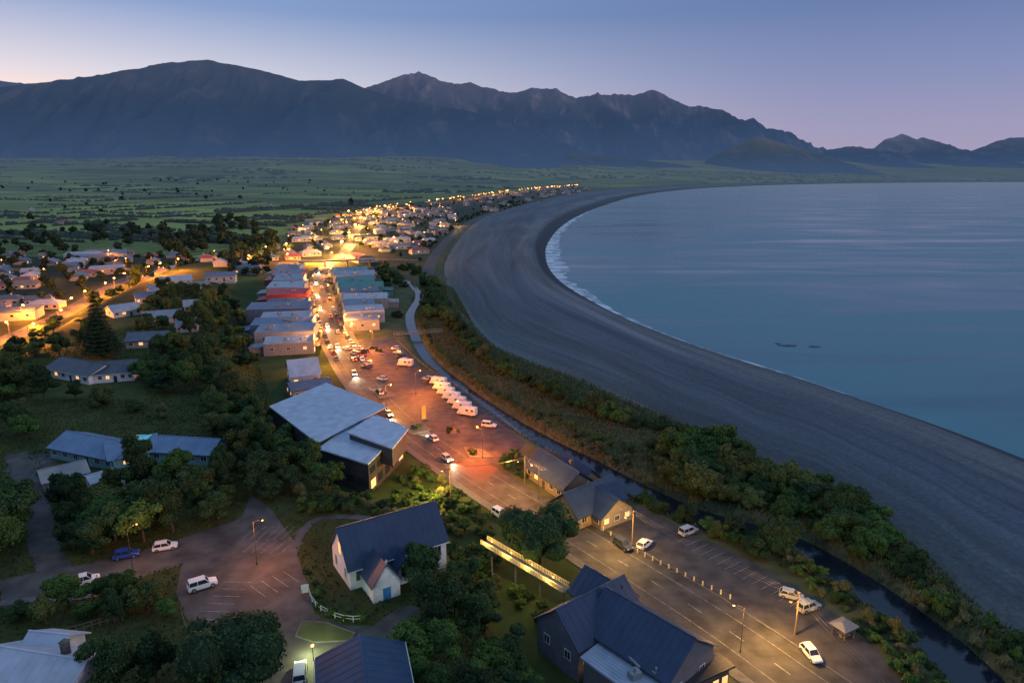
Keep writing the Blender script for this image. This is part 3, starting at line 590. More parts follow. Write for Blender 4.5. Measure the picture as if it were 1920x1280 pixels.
gable('white_house','white house with pale grey metal roof in the bottom left corner','house',P(-60,1285,T+5),P(112,1315,T+5),T,5,7.4,8.5,(.55,.55,.55),(.36,.41,.48),nwin=5,gwin=2,lit=(2,),chim=True)
gable('white_house','small rear gable of the bottom left house','house',P(30,1235,T+4.5),P(95,1242,T+4.5),T,4.5,6.4,6,(.55,.55,.55),(.36,.41,.48),nwin=3,gwin=1,door=False)
gable('white_lodge','long white lodge with lit windows and dark roof amid trees on the terrace','house',P(85,690,T+3),P(165,705,T+3),T,3,5.4,12,(.65,.65,.65),(.07,.08,.1),nwin=6,gwin=2,lit=(1,4))
gable('white_lodge','right wing of the white lodge with bright white end wall','house',P(165,703,T+3),P(250,697,T+3),T,3,5.6,13,(.7,.7,.7),(.06,.07,.09),nwin=6,gwin=2,lit=(2,))
EXCL.append([P(70,690,T),P(262,690,T),P(275,748,T),P(60,748,T)])
hs=[(212,585,265,578,(.5,.5,.5),(.3,.33,.37),'pale roofed villa right of the dark pine top'),(268,598,340,592,(.45,.45,.47),(.22,.24,.28),'grey roofed bungalow right of the tall pine'),(235,640,310,636,(.3,.3,.3),(.08,.1,.14),'dark roofed bungalow in trees below the pine'),(280,545,340,540,(.5,.5,.5),(.2,.22,.25),'cream house at the ridge crest with grey roof'),(300,528,360,524,(.45,.45,.45),(.35,.37,.4),'light roofed house at the ridge crest'),(352,540,395,536,(.5,.5,.5),(.18,.2,.24),'small slate roofed house on the ridge'),(385,520,440,518,(.4,.4,.4),(.13,.15,.2),'dark roofed house at the ridge end'),(255,560,290,557,(.4,.4,.4),(.12,.14,.2),'little blue roofed house behind the pale villa'),
(345,575,385,572,(.5,.5,.5),(.25,.27,.3),'grey house in the trees right of the grey bungalow'),(330,612,370,609,(.4,.4,.4),(.14,.16,.2),'slate roofed cottage deep in the ridge trees')]
for a,b_,c,d,w_,r_,lb in hs:
    gable('house',lb,'house',P(a,b_,T+3),P(c,d,T+3),T,3,5.2,11,w_,r_,nwin=4,gwin=1,lit=(random.choice([0,1,9]),),group='houses on the terrace')
    EXCL.append([P(a-4,b_+2,T),P(c+4,d+2,T),P(c+4,d+14,T),P(a-4,b_+14,T)])
gable('gabled_shop','white shop with pale steep gabled roof on the left of the main street','shop',P(545,706,4.5),P(600,700,4.5),0,4.5,8.5,15,(.55,.55,.55),(.36,.41,.48),nwin=3,gwin=2,lit=(0,10,11))
gable('low_shop','low dark roofed shop in front of the pale gabled shop','shop',P(548,733,3.6),P(622,722,3.6),0,3.6,5,10,(.2,.2,.22),(.09,.12,.18),nwin=4,gwin=2,lit=(10,11))
def shop(label,pxl,pyl,pxr,pyr,h,depth,wc,rc,side,lit=True):
    A=Vector(P(pxl,pyl)); B=Vector(P(pxr,pyr)); Lx=(B-A).length; u=(B-A)/Lx; n=Vector((-u.y,u.x)); c=(A+B)/2+n*depth/2
    root=empty('shop',(c.x,c.y,0),math.atan2(u.y,u.x),label,'shop','shops along the main street'); a=Lx/2; hd_=depth/2-.15
    w=MB(); w.box((0,0,h/2),(Lx,hd_*2,h)); w.build('wall',M['wallo'],root,tuple(c_*.7 for c_ in wc))
    r=MB(); a2=a-.05; r.hexa([(-a,-hd_,h+.02),(a2,-hd_,h+.02),(a2,hd_,h+.02),(-a,hd_,h+.02)],[(-a,-hd_,h+.35),(a2,-hd_,h+.35),(a2,hd_,h+1.15),(-a,hd_,h+1.15)])
    for i in range(int(Lx/1.5)): r.tube((-a+i*1.5+.5,-hd_,h+.38),(-a+i*1.5+.5,hd_,h+1.18),.06,n=4)
    ro=r.build('roof',M['roofo'],root,rc)
    v=MB()
    for k_ in range(random.randint(2,5)):
        x=random.uniform(-a*.7,a*.6); y=random.uniform(-hd_*.6,hd_*.6); sz=random.uniform(.7,1.8); v.box((x,y,h+1.2),(sz,sz*.7,.9)); v.tube((x+1.5,y,h+.8),(x+1.5,y,h+1.9),.18,n=8)
    v.build('roof_unit',M['metal'],ro)
    if random.random()<.6:
        e=MB(); e.box((-side*(a+3),0,1.6),(6,hd_*1.4,3.2)); e.build('rear_extension',M['wallo'],root,tuple(c_*.6 for c_ in wc))
        e=MB(); e.hexa([(-side*a,-hd_*.75,3.3),(-side*(a+6.3),-hd_*.75,3.22),(-side*(a+6.3),hd_*.75,3.22),(-side*a,hd_*.75,3.3)],[(-side*a,-hd_*.75,3.9),(-side*(a+6.3),-hd_*.75,3.4),(-side*(a+6.3),hd_*.75,3.4),(-side*a,hd_*.75,3.9)]); e.build('extension_roof',M['roofo'],root,tuple(c_*.6 for c_ in rc))
    s=side; xe=s*a
    p=MB(); p.box((xe+s*.16,0,h*.5+.9),(.3,hd_*2,h+1.8)); p.build('parapet',M['wallo'],root,tuple(min(.8,c_*.75) for c_ in wc))
    an=MB(); an.box((xe+s*1.6,0,3.2),(2.6,hd_*2-.1,.16))
    for yy in (-hd_+.3,0,hd_-.3): an.tube((xe+s*2.7,yy,0),(xe+s*2.7,yy,3.1),.06)
    an.build('awning',M['dark'],root)
    nw=max(2,int(depth/4))
    for i in range(nw):
        y=-hd_+2*hd_*(i+.5)/nw; f=MB(); f.box((xe+s*.34,y,1.45),(.06,2*hd_/nw*.85,2.3)); fo=f.build('shopfront',M['dark'],root)
        q=MB(); q.box((xe+s*.39,y,1.45),(.04,2*hd_/nw*.75,2.1)); q.build('pane',M['litw'] if random.random()<.7 else M['glass'],fo)
        window(root,xe+s*.36,y,h*.5+2.4,1.3,1.3,'y',random.random()<.25) if h>6 else None
    for i in range(3): window(root,-a+Lx*(i+.5)/3,-hd_-.04,h*.55,1.4,1.2,'x',random.random()<.2)
    EXCL.append([tuple(c+u*sx*(a+2)+n*sy*(depth/2+1)) for sx,sy in ((-1,-1),(1,-1),(1,1),(-1,1))])
g1=(.3,.33,.38)
LS=[(495,668,588,663,5,11,(.3,.3,.32),g1,'low grey roofed shop next to the pale gabled shop'),(478,650,590,646,6,15,(.42,.42,.42),(.2,.24,.3),'wide shop with ribbed grey roof, second up the left side of the street'),
(470,635,586,631,6,14,(.3,.3,.34),(.13,.17,.25),'blue grey roofed shop, third up the left side of the street'),(488,620,583,616,5.5,14,(.5,.5,.5),(.3,.33,.38),'pale roofed shop with white parapet, left side mid street'),
(462,605,581,601,6.5,17,(.25,.22,.3),(.14,.16,.22),'slate roofed shop above the pale parapet shop, left side'),(498,590,578,587,5,16,(.35,.34,.3),(.08,.09,.12),'dark roofed shop on left side below the red roof'),
(500,575,576,573,6.5,18,(.5,.08,.06),(.45,.04,.04),'shop with bright red roof and wall on the left side of the street'),(500,562,572,560,7,20,(.5,.45,.4),(.34,.37,.42),'cream two storey shop just beyond the red roof'),
(512,550,570,548,8,22,(.55,.55,.57),(.25,.28,.33),'tall white block beyond the cream shop'),(510,536,566,535,7,24,(.4,.1,.1),(.2,.2,.24),'dark red walled shop far up the left side'),(512,524,562,523,7,26,(.5,.5,.5),(.14,.18,.24),'last shop before the overbridge on the left side')]
for a,b_,c,d,h,dp,w_,r_,lb in LS: shop(lb,a,b_,c,d,h,dp,w_,r_,1)
RS=[(648,622,712,618,5,12,(.5,.48,.42),(.22,.24,.29),'low cream cafe at the car park end of the right side'),(648,608,722,604,6,14,(.5,.5,.5),(.33,.36,.42),'pale roofed shop, second along the right side'),
(645,594,705,591,5.5,14,(.5,.45,.35),(.17,.21,.26),'warm lit shop, third along the right side'),(642,582,728,579,6,15,(.45,.4,.35),(.38,.41,.45),'white ribbed roof shop on the right side mid street'),
(638,570,712,567,6.5,16,(.35,.35,.35),(.1,.13,.18),'dark roofed shop on the right side'),(634,558,718,556,6,17,(.2,.4,.35),(.03,.2,.15),'green roofed shop on the right side'),
(630,547,700,545,6,18,(.4,.4,.42),(.04,.2,.2),'teal roofed long shop on the right side'),(626,537,702,535,7,20,(.5,.5,.5),(.28,.31,.36),'grey roofed block behind the teal roof'),(622,527,690,525,6,22,(.5,.45,.4),(.08,.24,.26),'last blue green roofed shop on the right side')]
for a,b_,c,d,h,dp,w_,r_,lb in RS: shop(lb,a,b_,c,d,h,dp,w_,r_,-1)
# far houses
def farhouse(l,w,e,r,hip):
    mb=MB(); a,hw=l/2,w/2
    mb.hexa([(-a,-hw,-.5),(a,-hw,-.5),(a,hw,-.5),(-a,hw,-.5)],[(-a,-hw,e),(a,-hw,e),(a,hw,e),(-a,hw,e)],1)
    o=.5; ra=a-hip*hw
    p=[(-a-o,-hw-o,e-.1),(a+o,-hw-o,e-.1),(a+o,hw+o,e-.1),(-a-o,hw+o,e-.1)]; q=[(-ra,0,r),(ra,0,r)]
    mb.face([p[0],p[1],q[1],q[0]]); mb.face([p[2],p[3],q[0],q[1]]); mb.face([p[1],p[2],q[1]]); mb.face([p[3],p[0],q[0]])
    for i in range(4): x=-a+l*(i+.5)/4; mb.box((x,-hw-.03,e*.55),(1.4,.06,1.2),mi=2 if i!=1 else 3)
    mb.box((a*.4,hw*.4,r),(.8,.8,1.4),mi=1)
    me_=bpy.data.meshes.new('far_house'); me_.from_pydata(mb.v,[],mb.f)
    for m_ in (M['roofo'],M['fwall'],M['glass'],M['lit']): me_.materials.append(m_)
    me_.polygons.foreach_set('material_index',mb.m); me_.update(); return me_
M['fwall']=mat('weatherboard_wall',(.34,.33,.31),.8,.2)
FH=[farhouse(15,9,3,5.2,.8),farhouse(12,9,3,5.4,0),farhouse(20,10,4,6,.6),farhouse(26,14,5,6.5,.2)]
rcols=[((.3,.32,.36),'pale grey'),((.14,.16,.2),'slate grey'),((.07,.09,.13),'dark'),((.24,.07,.06),'rust red'),((.08,.14,.2),'blue'),((.18,.15,.12),'brown')]
def scatter(poly,mind,n,tries=6000,pad=0,pts=None):
    pts=[] if pts is None else pts; out=[]
    xs=[p[0] for p in poly];ys=[p[1] for p in poly]
    bx=np.random.uniform(min(xs),max(xs),tries);by=np.random.uniform(min(ys),max(ys),tries)
    ok=sdn(bx,by,poly)>0
    for line,w in ROADS: ok&=dline(bx,by,line)>w+pad
    for p in EXCL: ok&=sdn(bx,by,p)<-pad
    bx=bx[ok];by=by[ok]
    for x,y in zip(bx,by):
        if len(out)>=n: break
        if all((x-a)**2+(y-b_)**2>mind*mind for a,b_ in pts): pts.append((x,y)); out.append((x,y))
    return out
def puthouse(x,y,i,desc,group,rot):
    o=bpy.data.objects.new('house',FH[i]); COL.objects.link(o)
    o.location=(x,y,gh(x,y)); o.rotation_euler=(0,0,rot); c,nm=random.choice(rcols); o.color=c+(1,)
    s=random.uniform(.85,1.15); o.scale=(s,s,1)
    tag(o,f'small {nm} roofed house {desc}','house',group+' with '+nm+' roofs')
def puthouses(poly,mind,n,desc,group,ang,kinds=(0,0,1,1,2,3),tries=6000):
    k_=0
    for x,y in scatter(poly,mind,n,pad=4,tries=tries): puthouse(x,y,random.choice(kinds),desc,group,ang+random.choice([0,math.pi/2])+random.uniform(-.15,.15)); k_+=1
    print(group,k_)
puthouses(TOWN1N,17,125,'in the town beyond the junction beside the lit street','near part of the far town',.5,tries=14000)
puthouses(TOWN1F,22,70,'in the distant coastal strip beside the lit street','distant coastal strip',.5,tries=12000)
puthouses(TOWN2,15,90,'in the suburb around the sodium lit highway at left','suburb houses',.35)
for px,py in [(120,420),(330,405),(505,385),(610,372),(215,372),(60,395),(420,360)]:
    x,y,z=G(px,py); puthouse(x,y,2,'standing alone in the open farmland','farm buildings',random.uniform(0,3))
# ---------------------------------------------------------------- trees
def crown_arrays(lobes,nleaf,leaf,core=.8,seed=0,sub=2):
    rs=np.random.RandomState(seed); L_=np.array([l for l in lobes],float); c=L_[:,:3]; r=L_[:,3:6]
    wts=r.prod(1)**(2/3); wts/=wts.sum(); idx=rs.choice(len(lobes),nleaf,p=wts)
    d=rs.normal(size=(nleaf,3)); d/=np.linalg.norm(d,axis=1)[:,None]; d[:,2]=np.where(d[:,2]<-.55,-d[:,2],d[:,2])
    ph=np.sin(d[:,0]*7+idx)*np.sin(d[:,1]*6+idx*2)*np.sin(d[:,2]*8)
    rad=(.86+.2*ph+rs.uniform(-.14,.14,nleaf))[:,None]
    pos=c[idx]+d*r[idx]*rad
    nn=d+rs.normal(size=(nleaf,3))*.55+np.array([0,0,.3]); nn/=np.linalg.norm(nn,axis=1)[:,None]
    t=np.cross(nn,rs.normal(size=(nleaf,3))); t/=np.linalg.norm(t,axis=1)[:,None]; bt=np.cross(nn,t)
    s=(leaf*rs.uniform(.6,1.3,nleaf))[:,None]; sb=s*rs.uniform(.5,.8,nleaf)[:,None]
    V=np.stack([pos-t*s,pos-bt*sb,pos+t*s,pos+bt*sb],1).reshape(-1,3); F=[tuple(range(4*i,4*i+4)) for i in range(nleaf)]
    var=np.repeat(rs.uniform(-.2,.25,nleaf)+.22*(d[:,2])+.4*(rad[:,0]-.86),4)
    V=list(map(tuple,V)); var=list(var)
    bm=bmesh.new()
    for l in lobes:
        bmesh.ops.create_icosphere(bm,subdivisions=sub,radius=1,matrix=Matrix.Translation(l[:3])@Matrix.Diagonal((l[3]*core,l[4]*core,l[5]*core,1)))
    n0=len(V); bm.verts.index_update()
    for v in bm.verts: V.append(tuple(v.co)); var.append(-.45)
    for f in bm.faces: F.append(tuple(n0+v.index for v in f.verts))
    bm.free(); return V,F,var
def mk(name,V,F,var,m):
    me_=bpy.data.meshes.new(name); me_.from_pydata(V,[],F); me_.materials.append(m)
    a=me_.attributes.new('var','FLOAT','POINT'); a.data.foreach_set('value',var); me_.update(); return me_
def crown_mesh(name,lobes,nleaf,leaf,m,core=.8,seed=0):
    return mk(name,*crown_arrays(lobes,nleaf,leaf,core,seed),m)
def rlobes(n,R,Hh,z0,seed,flat=.7):
    rs=random.Random(seed); out=[(0,0,z0+Hh*.5,R*.6,R*.6,Hh*.5)]
    for i in range(n):
        a=2*math.pi*i/n+rs.uniform(-.5,.5); q=rs.uniform(.35,.8)*R; r_=rs.uniform(.24,.5)*R
        out.append((q*math.cos(a),q*math.sin(a),z0+Hh*rs.uniform(.2,.9),r_,r_*rs.uniform(.8,1.2),r_*flat*rs.uniform(.8,1.3)))
    return out
def trunk_mesh(h,r,R,seed):
    rs=random.Random(seed); mb=MB(); p=Vector((0,0,-.5)); mb.tube(p,(0.1,0,h*.45),r,r*.7,8); q=Vector((.1,0,h*.45))
    for i in range(5):
        a=2*math.pi*i/5+rs.uniform(-.4,.4); e=q+Vector((math.cos(a)*R*.5,math.sin(a)*R*.5,h*.4)); mb.tube(q,e,r*.5,r*.15,6); e2=e+Vector((math.cos(a+.5)*R*.2,math.sin(a+.5)*R*.2,h*.2)); mb.tube(e,e2,r*.2,r*.05,5)
    mb.tube(q,q+Vector((0,0,h*.45)),r*.6,r*.12,6)
    me_=bpy.data.meshes.new('trunk'); me_.from_pydata(mb.v,[],mb.f); me_.materials.append(M['bark']); me_.update(); return me_
TR=trunk_mesh(5,.28,4,3)
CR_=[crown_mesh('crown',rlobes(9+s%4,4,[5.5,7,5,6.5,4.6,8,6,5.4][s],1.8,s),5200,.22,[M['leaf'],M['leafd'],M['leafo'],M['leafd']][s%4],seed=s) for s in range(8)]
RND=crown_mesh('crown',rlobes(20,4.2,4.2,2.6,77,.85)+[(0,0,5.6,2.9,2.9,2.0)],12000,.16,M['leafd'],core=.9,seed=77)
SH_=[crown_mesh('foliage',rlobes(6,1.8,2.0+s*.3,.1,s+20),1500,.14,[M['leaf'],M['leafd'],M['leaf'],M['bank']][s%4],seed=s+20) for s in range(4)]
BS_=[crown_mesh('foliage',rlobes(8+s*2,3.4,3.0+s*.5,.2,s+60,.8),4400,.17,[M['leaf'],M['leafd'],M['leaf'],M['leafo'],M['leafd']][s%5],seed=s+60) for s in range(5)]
cone=[(0,0,1.5+i*1.05,max(.25,3.3*(1-i/15)),max(.25,3.3*(1-i/15)),.42) for i in range(15)]
PINE=crown_mesh('crown',cone,8200,.17,M['leafd'],core=.5,seed=90)
_m=MB()
for k_ in range(4): _m.tube((0,0,-.3),(.6*math.cos(k_*1.6),.6*math.sin(k_*1.6),1.3),.07,.02,5)
STEM=bpy.data.meshes.new('stem'); STEM.from_pydata(_m.v,[],_m.f); STEM.materials.append(M['bark']); STEM.update()
def tree(x,y,sc,mesh,label,group,cat='tree',trunk=True,nm='tree',zs=1):
    z=gh(x,y)
    r=empty(nm,(x,y,z-.1),random.uniform(0,6.28),label,cat,group); r.scale=(sc*random.uniform(.8,1.2),sc*random.uniform(.8,1.2),sc*zs)
    c=bpy.data.objects.new('crown' if trunk else 'foliage',mesh); COL.objects.link(c); c.parent=r
    t=bpy.data.objects.new('trunk',TR) if trunk else bpy.data.objects.new('stem',STEM); COL.objects.link(t); t.parent=r
    return r
allp=[]
x,y,z=G(1012,1068); r=tree(x,y,1.7,RND,'large rounded dark tree with full spreading crown at the roadside above the footbridge',None); r.scale=(1.75,1.75,1.55)
EXCL.append([(x-8,y-9),(x+8,y-9),(x+8,y+8),(x-8,y+8)])
x,y,z=G(192,668); r=tree(x,y,1.25,PINE,'tall conical pine standing alone on the terrace ridge',None); r.scale=(2.2,2.2,1.5); allp.append((x,y))
EXCL.append([(x-6,y-16),(x+6,y-16),(x+6,y+6),(x-6,y+6)])
x,y,z=G(455,1300); tree(x,y,1.5,RND,'big dark rounded tree at the bottom edge beside the terrace car park',None); allp.append((x,y))
def zone(px,mind,n,kinds,label,group,smin=.7,smax=1.2,trees=True,pad=.5,zbase=T,cat='tree',nm='tree'):
    poly=[P(a,b_,zbase) for a,b_ in px]
    for x,y in scatter(poly,mind,n,pad=pad,pts=allp):
        tree(x,y,random.uniform(smin,smax),random.choice(kinds),label,group,cat,trees,nm,random.uniform(.75,1.35))
zone([(90,935),(200,930),(300,915),(400,890),(490,880),(525,930),(455,955),(420,985),(300,1010),(130,1052),(95,1010)],5.0,55,CR_,'broad dark tree in the thicket above the terrace road','thicket above the terrace road',smin=.6,smax=1.05)
zone([(-60,900),(30,930),(55,1000),(70,1070),(-60,1090)],5.5,12,CR_,'leafy tree left of the driveway','trees left of the driveway')
zone([(-100,800),(60,790),(60,850),(-80,880)],6,7,CR_,'tree at the left edge beside the teal house','trees beside the teal house')
zone([(-100,770),(-100,690),(100,712),(250,712),(300,660),(420,690),(500,740),(470,790),(420,740),(250,735),(120,752)],6.6,55,CR_,'dense dark tree in the belt across the terrace','tree belt across the terrace',smin=.7,smax=1.25)
zone([(-100,690),(0,640),(170,610),(180,650),(80,680)],9,18,CR_,'tree left of the white lodge','trees left of the white lodge',smin=.6,smax=.95)
zone([(320,720),(260,600),(300,560),(440,545),(460,600),(470,680),(440,700),(400,650),(350,650)],8.5,44,CR_,'tree on the ridge behind the shops','ridge trees behind the shops',smin=.7,smax=1.15)
zone([(400,760),(480,750),(560,850),(640,880),(600,920),(540,930),(470,880),(420,850),(400,800)],5.2,44,CR_,'dark tree on the slope below the pale roofed civic building','slope trees beside the civic building',smin=.6,smax=1.05)
zone([(790,1090),(860,1040),(920,1100),(990,1200),(1000,1290),(880,1350),(780,1300),(770,1210),(800,1160)],4.6,34,CR_,'dark tree in the grove between church and hotel','grove between church and hotel',smin=.6,smax=.85)
zone([(-30,1150),(100,1140),(230,1120),(320,1120),(330,1160),(290,1155),(150,1175),(60,1180)],4.2,12,CR_,'garden tree below the terrace road','garden trees below the terrace road',smin=.45,smax=.7)
zone([(200,1290),(300,1260),(370,1250),(420,1300),(400,1340),(200,1340)],5,7,CR_,'garden tree at the bottom edge left of the big dark tree','garden trees at the bottom edge',smin=.5,smax=.8)
zone([(240,895),(330,892),(460,870),(470,890),(330,905),(250,910)],3.4,12,SH_,'garden shrub in front of the teal house','garden shrubs by the teal house',trees=False,cat='shrub',nm='shrub')
zone([(-40,740),(400,745),(420,800),(250,795),(120,770)],11,16,SH_+BS_,'loose shrub on the open terrace lawn','lawn shrubs on the terrace',trees=False,cat='shrub',nm='shrub')
zone([(620,920),(700,935),(830,990),(840,960),(900,960),(930,1010),(880,1040),(840,1010),(740,975),(560,960),(540,930)],2.6,60,SH_,'low shrub on the planted bank above the church','shrubs on the bank above the church',trees=False,cat='shrub',nm='shrub',smin=.5,smax=.95)
zone([(725,940),(765,885),(800,880),(850,925),(900,960),(930,985),(915,1010),(860,1010),(800,965)],2.6,55,SH_,'roadside shrub between the civic building and the church','roadside shrubs between civic building and church',trees=False,cat='shrub',nm='shrub',smin=.5,smax=1.0,zbase=0,pad=.2)
zone([(900,1010),(960,1080),(1040,1130),(1020,1160),(960,1110),(890,1040)],2.6,22,SH_,'shrub on the bank beneath the footbridge','shrubs beneath the footbridge',trees=False,cat='shrub',nm='shrub',smin=.5,smax=.9,zbase=2,pad=-.5)
zone([(565,1060),(600,1100),(625,1160),(690,1150),(700,1165),(640,1175),(600,1140),(570,1100)],2,22,SH_,'clipped garden shrub by the church wall','garden shrubs by the church',trees=False,cat='shrub',nm='shrub',smin=.35,smax=.6)
row=crom([P(*p) for p in [(812,530),(815,560),(835,590),(858,625),(885,650),(915,680),(960,705),(1010,728),(1060,750),(1120,775),(1180,795),(1240,805),(1290,822)]],6)
for x,y in resample(row,5.6):
    if blocked(x,y,0): continue
    tree(x+random.uniform(-1,1),y+random.uniform(-1,1),random.uniform(.7,1.4),random.choice(BS_),'rounded dense bush in the row along the seaward river bank','row of rounded river bushes','bush',False,'bush',random.uniform(.8,1.2)); allp.append((x,y))
zone([(1210,850),(1300,825),(1400,870),(1440,900),(1420,950),(1340,940),(1250,905)],4.0,50,BS_,'large bush in the thicket at the river bend','thicket at the river bend',zbase=0,cat='bush',nm='bush',trees=False,smin=.8,smax=1.8)
zone([(1440,905),(1540,925),(1640,985),(1720,1060),(1700,1085),(1600,1040),(1500,985),(1430,960)],3.3,85,BS_+SH_[:2],'bush along the seaward bank of the near river','near seaward bank bushes',zbase=0,cat='bush',nm='bush',trees=False,smin=.55,smax=1.4)
zone([(1720,1080),(1800,1130),(1900,1190),(1990,1290),(1900,1280),(1800,1200),(1700,1120)],2.7,70,BS_[:2]+SH_*2,'low bush between river and gravel at the lower right','lower right bank bushes',zbase=0,cat='bush',nm='bush',trees=False,smin=.5,smax=1.0)
zone([(1190,935),(1290,950),(1400,985),(1470,1030),(1440,1050),(1330,1000),(1215,950)],3.4,30,BS_,'bush between the seaside car park and the river','bushes behind the seaside car park',zbase=0,cat='bush',nm='bush',trees=False,smin=.5,smax=1.1)
zone([(1480,1040),(1560,1090),(1660,1170),(1760,1260),(1800,1330),(1750,1340),(1650,1230),(1560,1130),(1460,1065)],2.0,80,SH_,'scrubby shrub on the car park side of the near river','scrub on the near river bank',zbase=0,cat='shrub',nm='shrub',trees=False,smin=.4,smax=1.0,pad=0)
zone([(830,700),(960,770),(1100,845),(1180,880),(1190,850),(1100,810),(960,750),(880,700),(800,640),(795,600)],2.8,80,SH_,'low shrub on the grassy seaward bank','grassy seaward bank shrubs',zbase=0,cat='shrub',nm='shrub',trees=False,smin=.4,smax=.9,pad=0)
zone([(700,500),(790,500),(800,560),(830,600),(800,600),(770,540),(730,540),(740,590),(755,600),(740,600),(725,540)],5,32,BS_,'bush near the overbridge beside the river','bushes near the overbridge',zbase=0,cat='bush',nm='bush',trees=False)
zone([(900,862),(960,850),(990,880),(985,925),(940,900),(915,885)],2.4,24,SH_,'clipped shrub around the junction garden beds','junction garden shrubs',zbase=0,cat='shrub',nm='shrub',trees=False,smin=.5,smax=.9,pad=0)
zone([(1000,890),(1050,960),(1110,975),(1090,985),(1040,965),(985,925)],2,14,SH_,'shrub in the bed in front of the visitor centre','visitor centre bed shrubs',zbase=0,cat='shrub',nm='shrub',trees=False,smin=.4,smax=.7,pad=0)
for il in ISL:
    cx=sum(p[0] for p in il)/4; cy=sum(p[1] for p in il)/4
    for k_ in range(3): tree(cx+random.uniform(-2,2),cy+random.uniform(-1.2,1.2),random.uniform(.35,.75),random.choice(SH_),'small shrub planted in a car park garden island','car park island shrubs','shrub',False,'shrub')
zone([(170,590),(300,520),(440,500),(430,480),(330,490),(220,530),(150,570)],12,20,CR_,'lamp lit tree beside the highway','trees beside the highway',zbase=0)
protoF=[crown_arrays(rlobes(5,5,7,.5,s+40),260,.85,seed=s+40,sub=1) for s in range(4)]
FV=[];FFc=[];FVar=[];fn=0
def fartrees(px,mind,n,smin=.6,smax=1.3,zb=0):
    global fn
    pts=scatter([P(a,b_,zb) for a,b_ in px],mind,n,tries=9000,pad=1)
    if not pts: return
    zz=ground_h([p[0] for p in pts],[p[1] for p in pts])
    for (x,y),z in zip(pts,zz):
        V,F,var=random.choice(protoF); s=random.uniform(smin,smax); a=random.uniform(0,6.28); co,si=math.cos(a),math.sin(a); hz_=random.uniform(.8,1.4)
        q=np.array(V)*s; q=np.stack([q[:,0]*co-q[:,1]*si+x,q[:,0]*si+q[:,1]*co+y,q[:,2]*hz_+z],-1); FV.append(q); FFc.extend([tuple(i+fn for i in f) for f in F]); FVar.extend(var); fn+=len(V)
fartrees([(500,482),(540,432),(640,404),(700,392),(840,388),(860,420),(830,445),(800,490),(700,500)],10,170,.35,.8)
fartrees([(690,394),(900,368),(1080,349),(1110,356),(900,410)],14,90,.45,.9)
fartrees([(-400,640),(-300,490),(0,482),(440,484),(300,530),(180,560)],12,150,.45,.95)
fartrees([(430,520),(500,520),(510,490),(520,440),(440,465)],11,60,.8,1.3)
fartrees([(-100,482),(0,430),(500,430),(560,470),(500,482),(230,476)],19,70,.9,1.6)
fartrees([(-300,430),(0,350),(640,350),(700,385),(520,430)],75,60,.9,1.6)
fartrees([(395,440),(460,440),(465,415),(400,412)],16,14,1.4,1.9)
fartrees([(300,480),(380,480),(385,448),(300,448)],16,18,1.3,1.8)
fartrees([(790,500),(830,450),(880,415),(930,400),(990,380),(960,378),(870,410),(815,450),(780,490)],10,110,.35,.7)
fo=bpy.data.objects.new('distant_trees',mk('distant_trees',np.concatenate(FV).tolist(),FFc,FVar,M['farleaf'])); COL.objects.link(fo); tag(fo,'distant trees scattered through far town, suburb and farmland','trees',kind='stuff')
def blobs(name,pts,label,cat):
    rs=np.random.RandomState(5); V=[];F=[];n=0
    bm=bmesh.new(); bmesh.ops.create_icosphere(bm,subdivisions=2,radius=1); bv=np.array([v.co[:] for v in bm.verts]); bfc=[[v.index for v in f.verts] for f in bm.faces]; bm.free()
    for (x,y,z,r,h) in pts:
        q=bv*np.array([r,r,h])*rs.uniform(.6,1.3,(len(bv),1))+np.array([x,y,z+h*.4]); V.append(q); F+= [[i+n for i in f] for f in bfc]; n+=len(bv)
    V=np.concatenate(V); me_=bpy.data.meshes.new(name); me_.from_pydata(V.tolist(),[],F); me_.materials.append(hazeleaf); me_.update()
    o=bpy.data.objects.new(name,me_); COL.objects.link(o); tag(o,label,cat,kind='stuff')
hazeleaf,nt,b,N,L=newmat('hazy_woods'); b.inputs['Base Color'].default_value=(.028,.045,.024,1); b.inputs['Roughness'].default_value=1; hazeleaf.cycles.emission_sampling='NONE'; painted_haze(nt,b,N,L)
pts=[]; ang=-math.radians(22)
for _ in range(105):
    x,y=P(random.uniform(-250,1000),342+random.random()**1.3*98)
    if y>4500: continue
    a=ang+random.choice([0,0,math.pi/2]); Lh=random.uniform(120,500)
    xs=np.arange(0,Lh,4+y/500); hx=x+xs*math.cos(a); hy=y+xs*math.sin(a)
    ok=(sdn(hx,hy,LAND)>120)&(sdn(hx,hy,TOWN1)<-20)&(sdn(hx,hy,TOWN2)<-20)&(hy>480)
    zz=ground_h(hx,hy); base=random.uniform(1.3,3.6)
    for u_,v_,w_,k_ in zip(hx,hy,zz,ok):
        if k_ and random.random()<.88: s=base*random.uniform(.6,1.5); pts.append((u_+random.uniform(-1,1),v_,w_,s*1.2,s))
blobs('hedgerow',pts,'dark shelterbelt hedges dividing the green farmland','hedge')
pts=[]
for _ in range(5200):
    px=random.uniform(-200,1900); Y_=random.uniform(2400,7600); X_=(px-960)/FPX*Y_
    if noise.noise(Vector((X_/700,Y_/300,2)))+ (Y_-5000)/9000>.24: pts.append((X_,Y_,0,random.uniform(10,26),random.uniform(4,9)))
arr=np.array(pts); ok=(sdn(arr[:,0],arr[:,1],LAND)>90)&(sdn(arr[:,0],arr[:,1],TOWN1)<-20); zz=ground_h(arr[:,0],arr[:,1])
blobs('distant_wood',[(a[0],a[1],z_,a[3],a[4]) for a,z_,k_ in zip(arr,zz,ok) if k_],'far off dark woods at the foot of the mountains','woods')
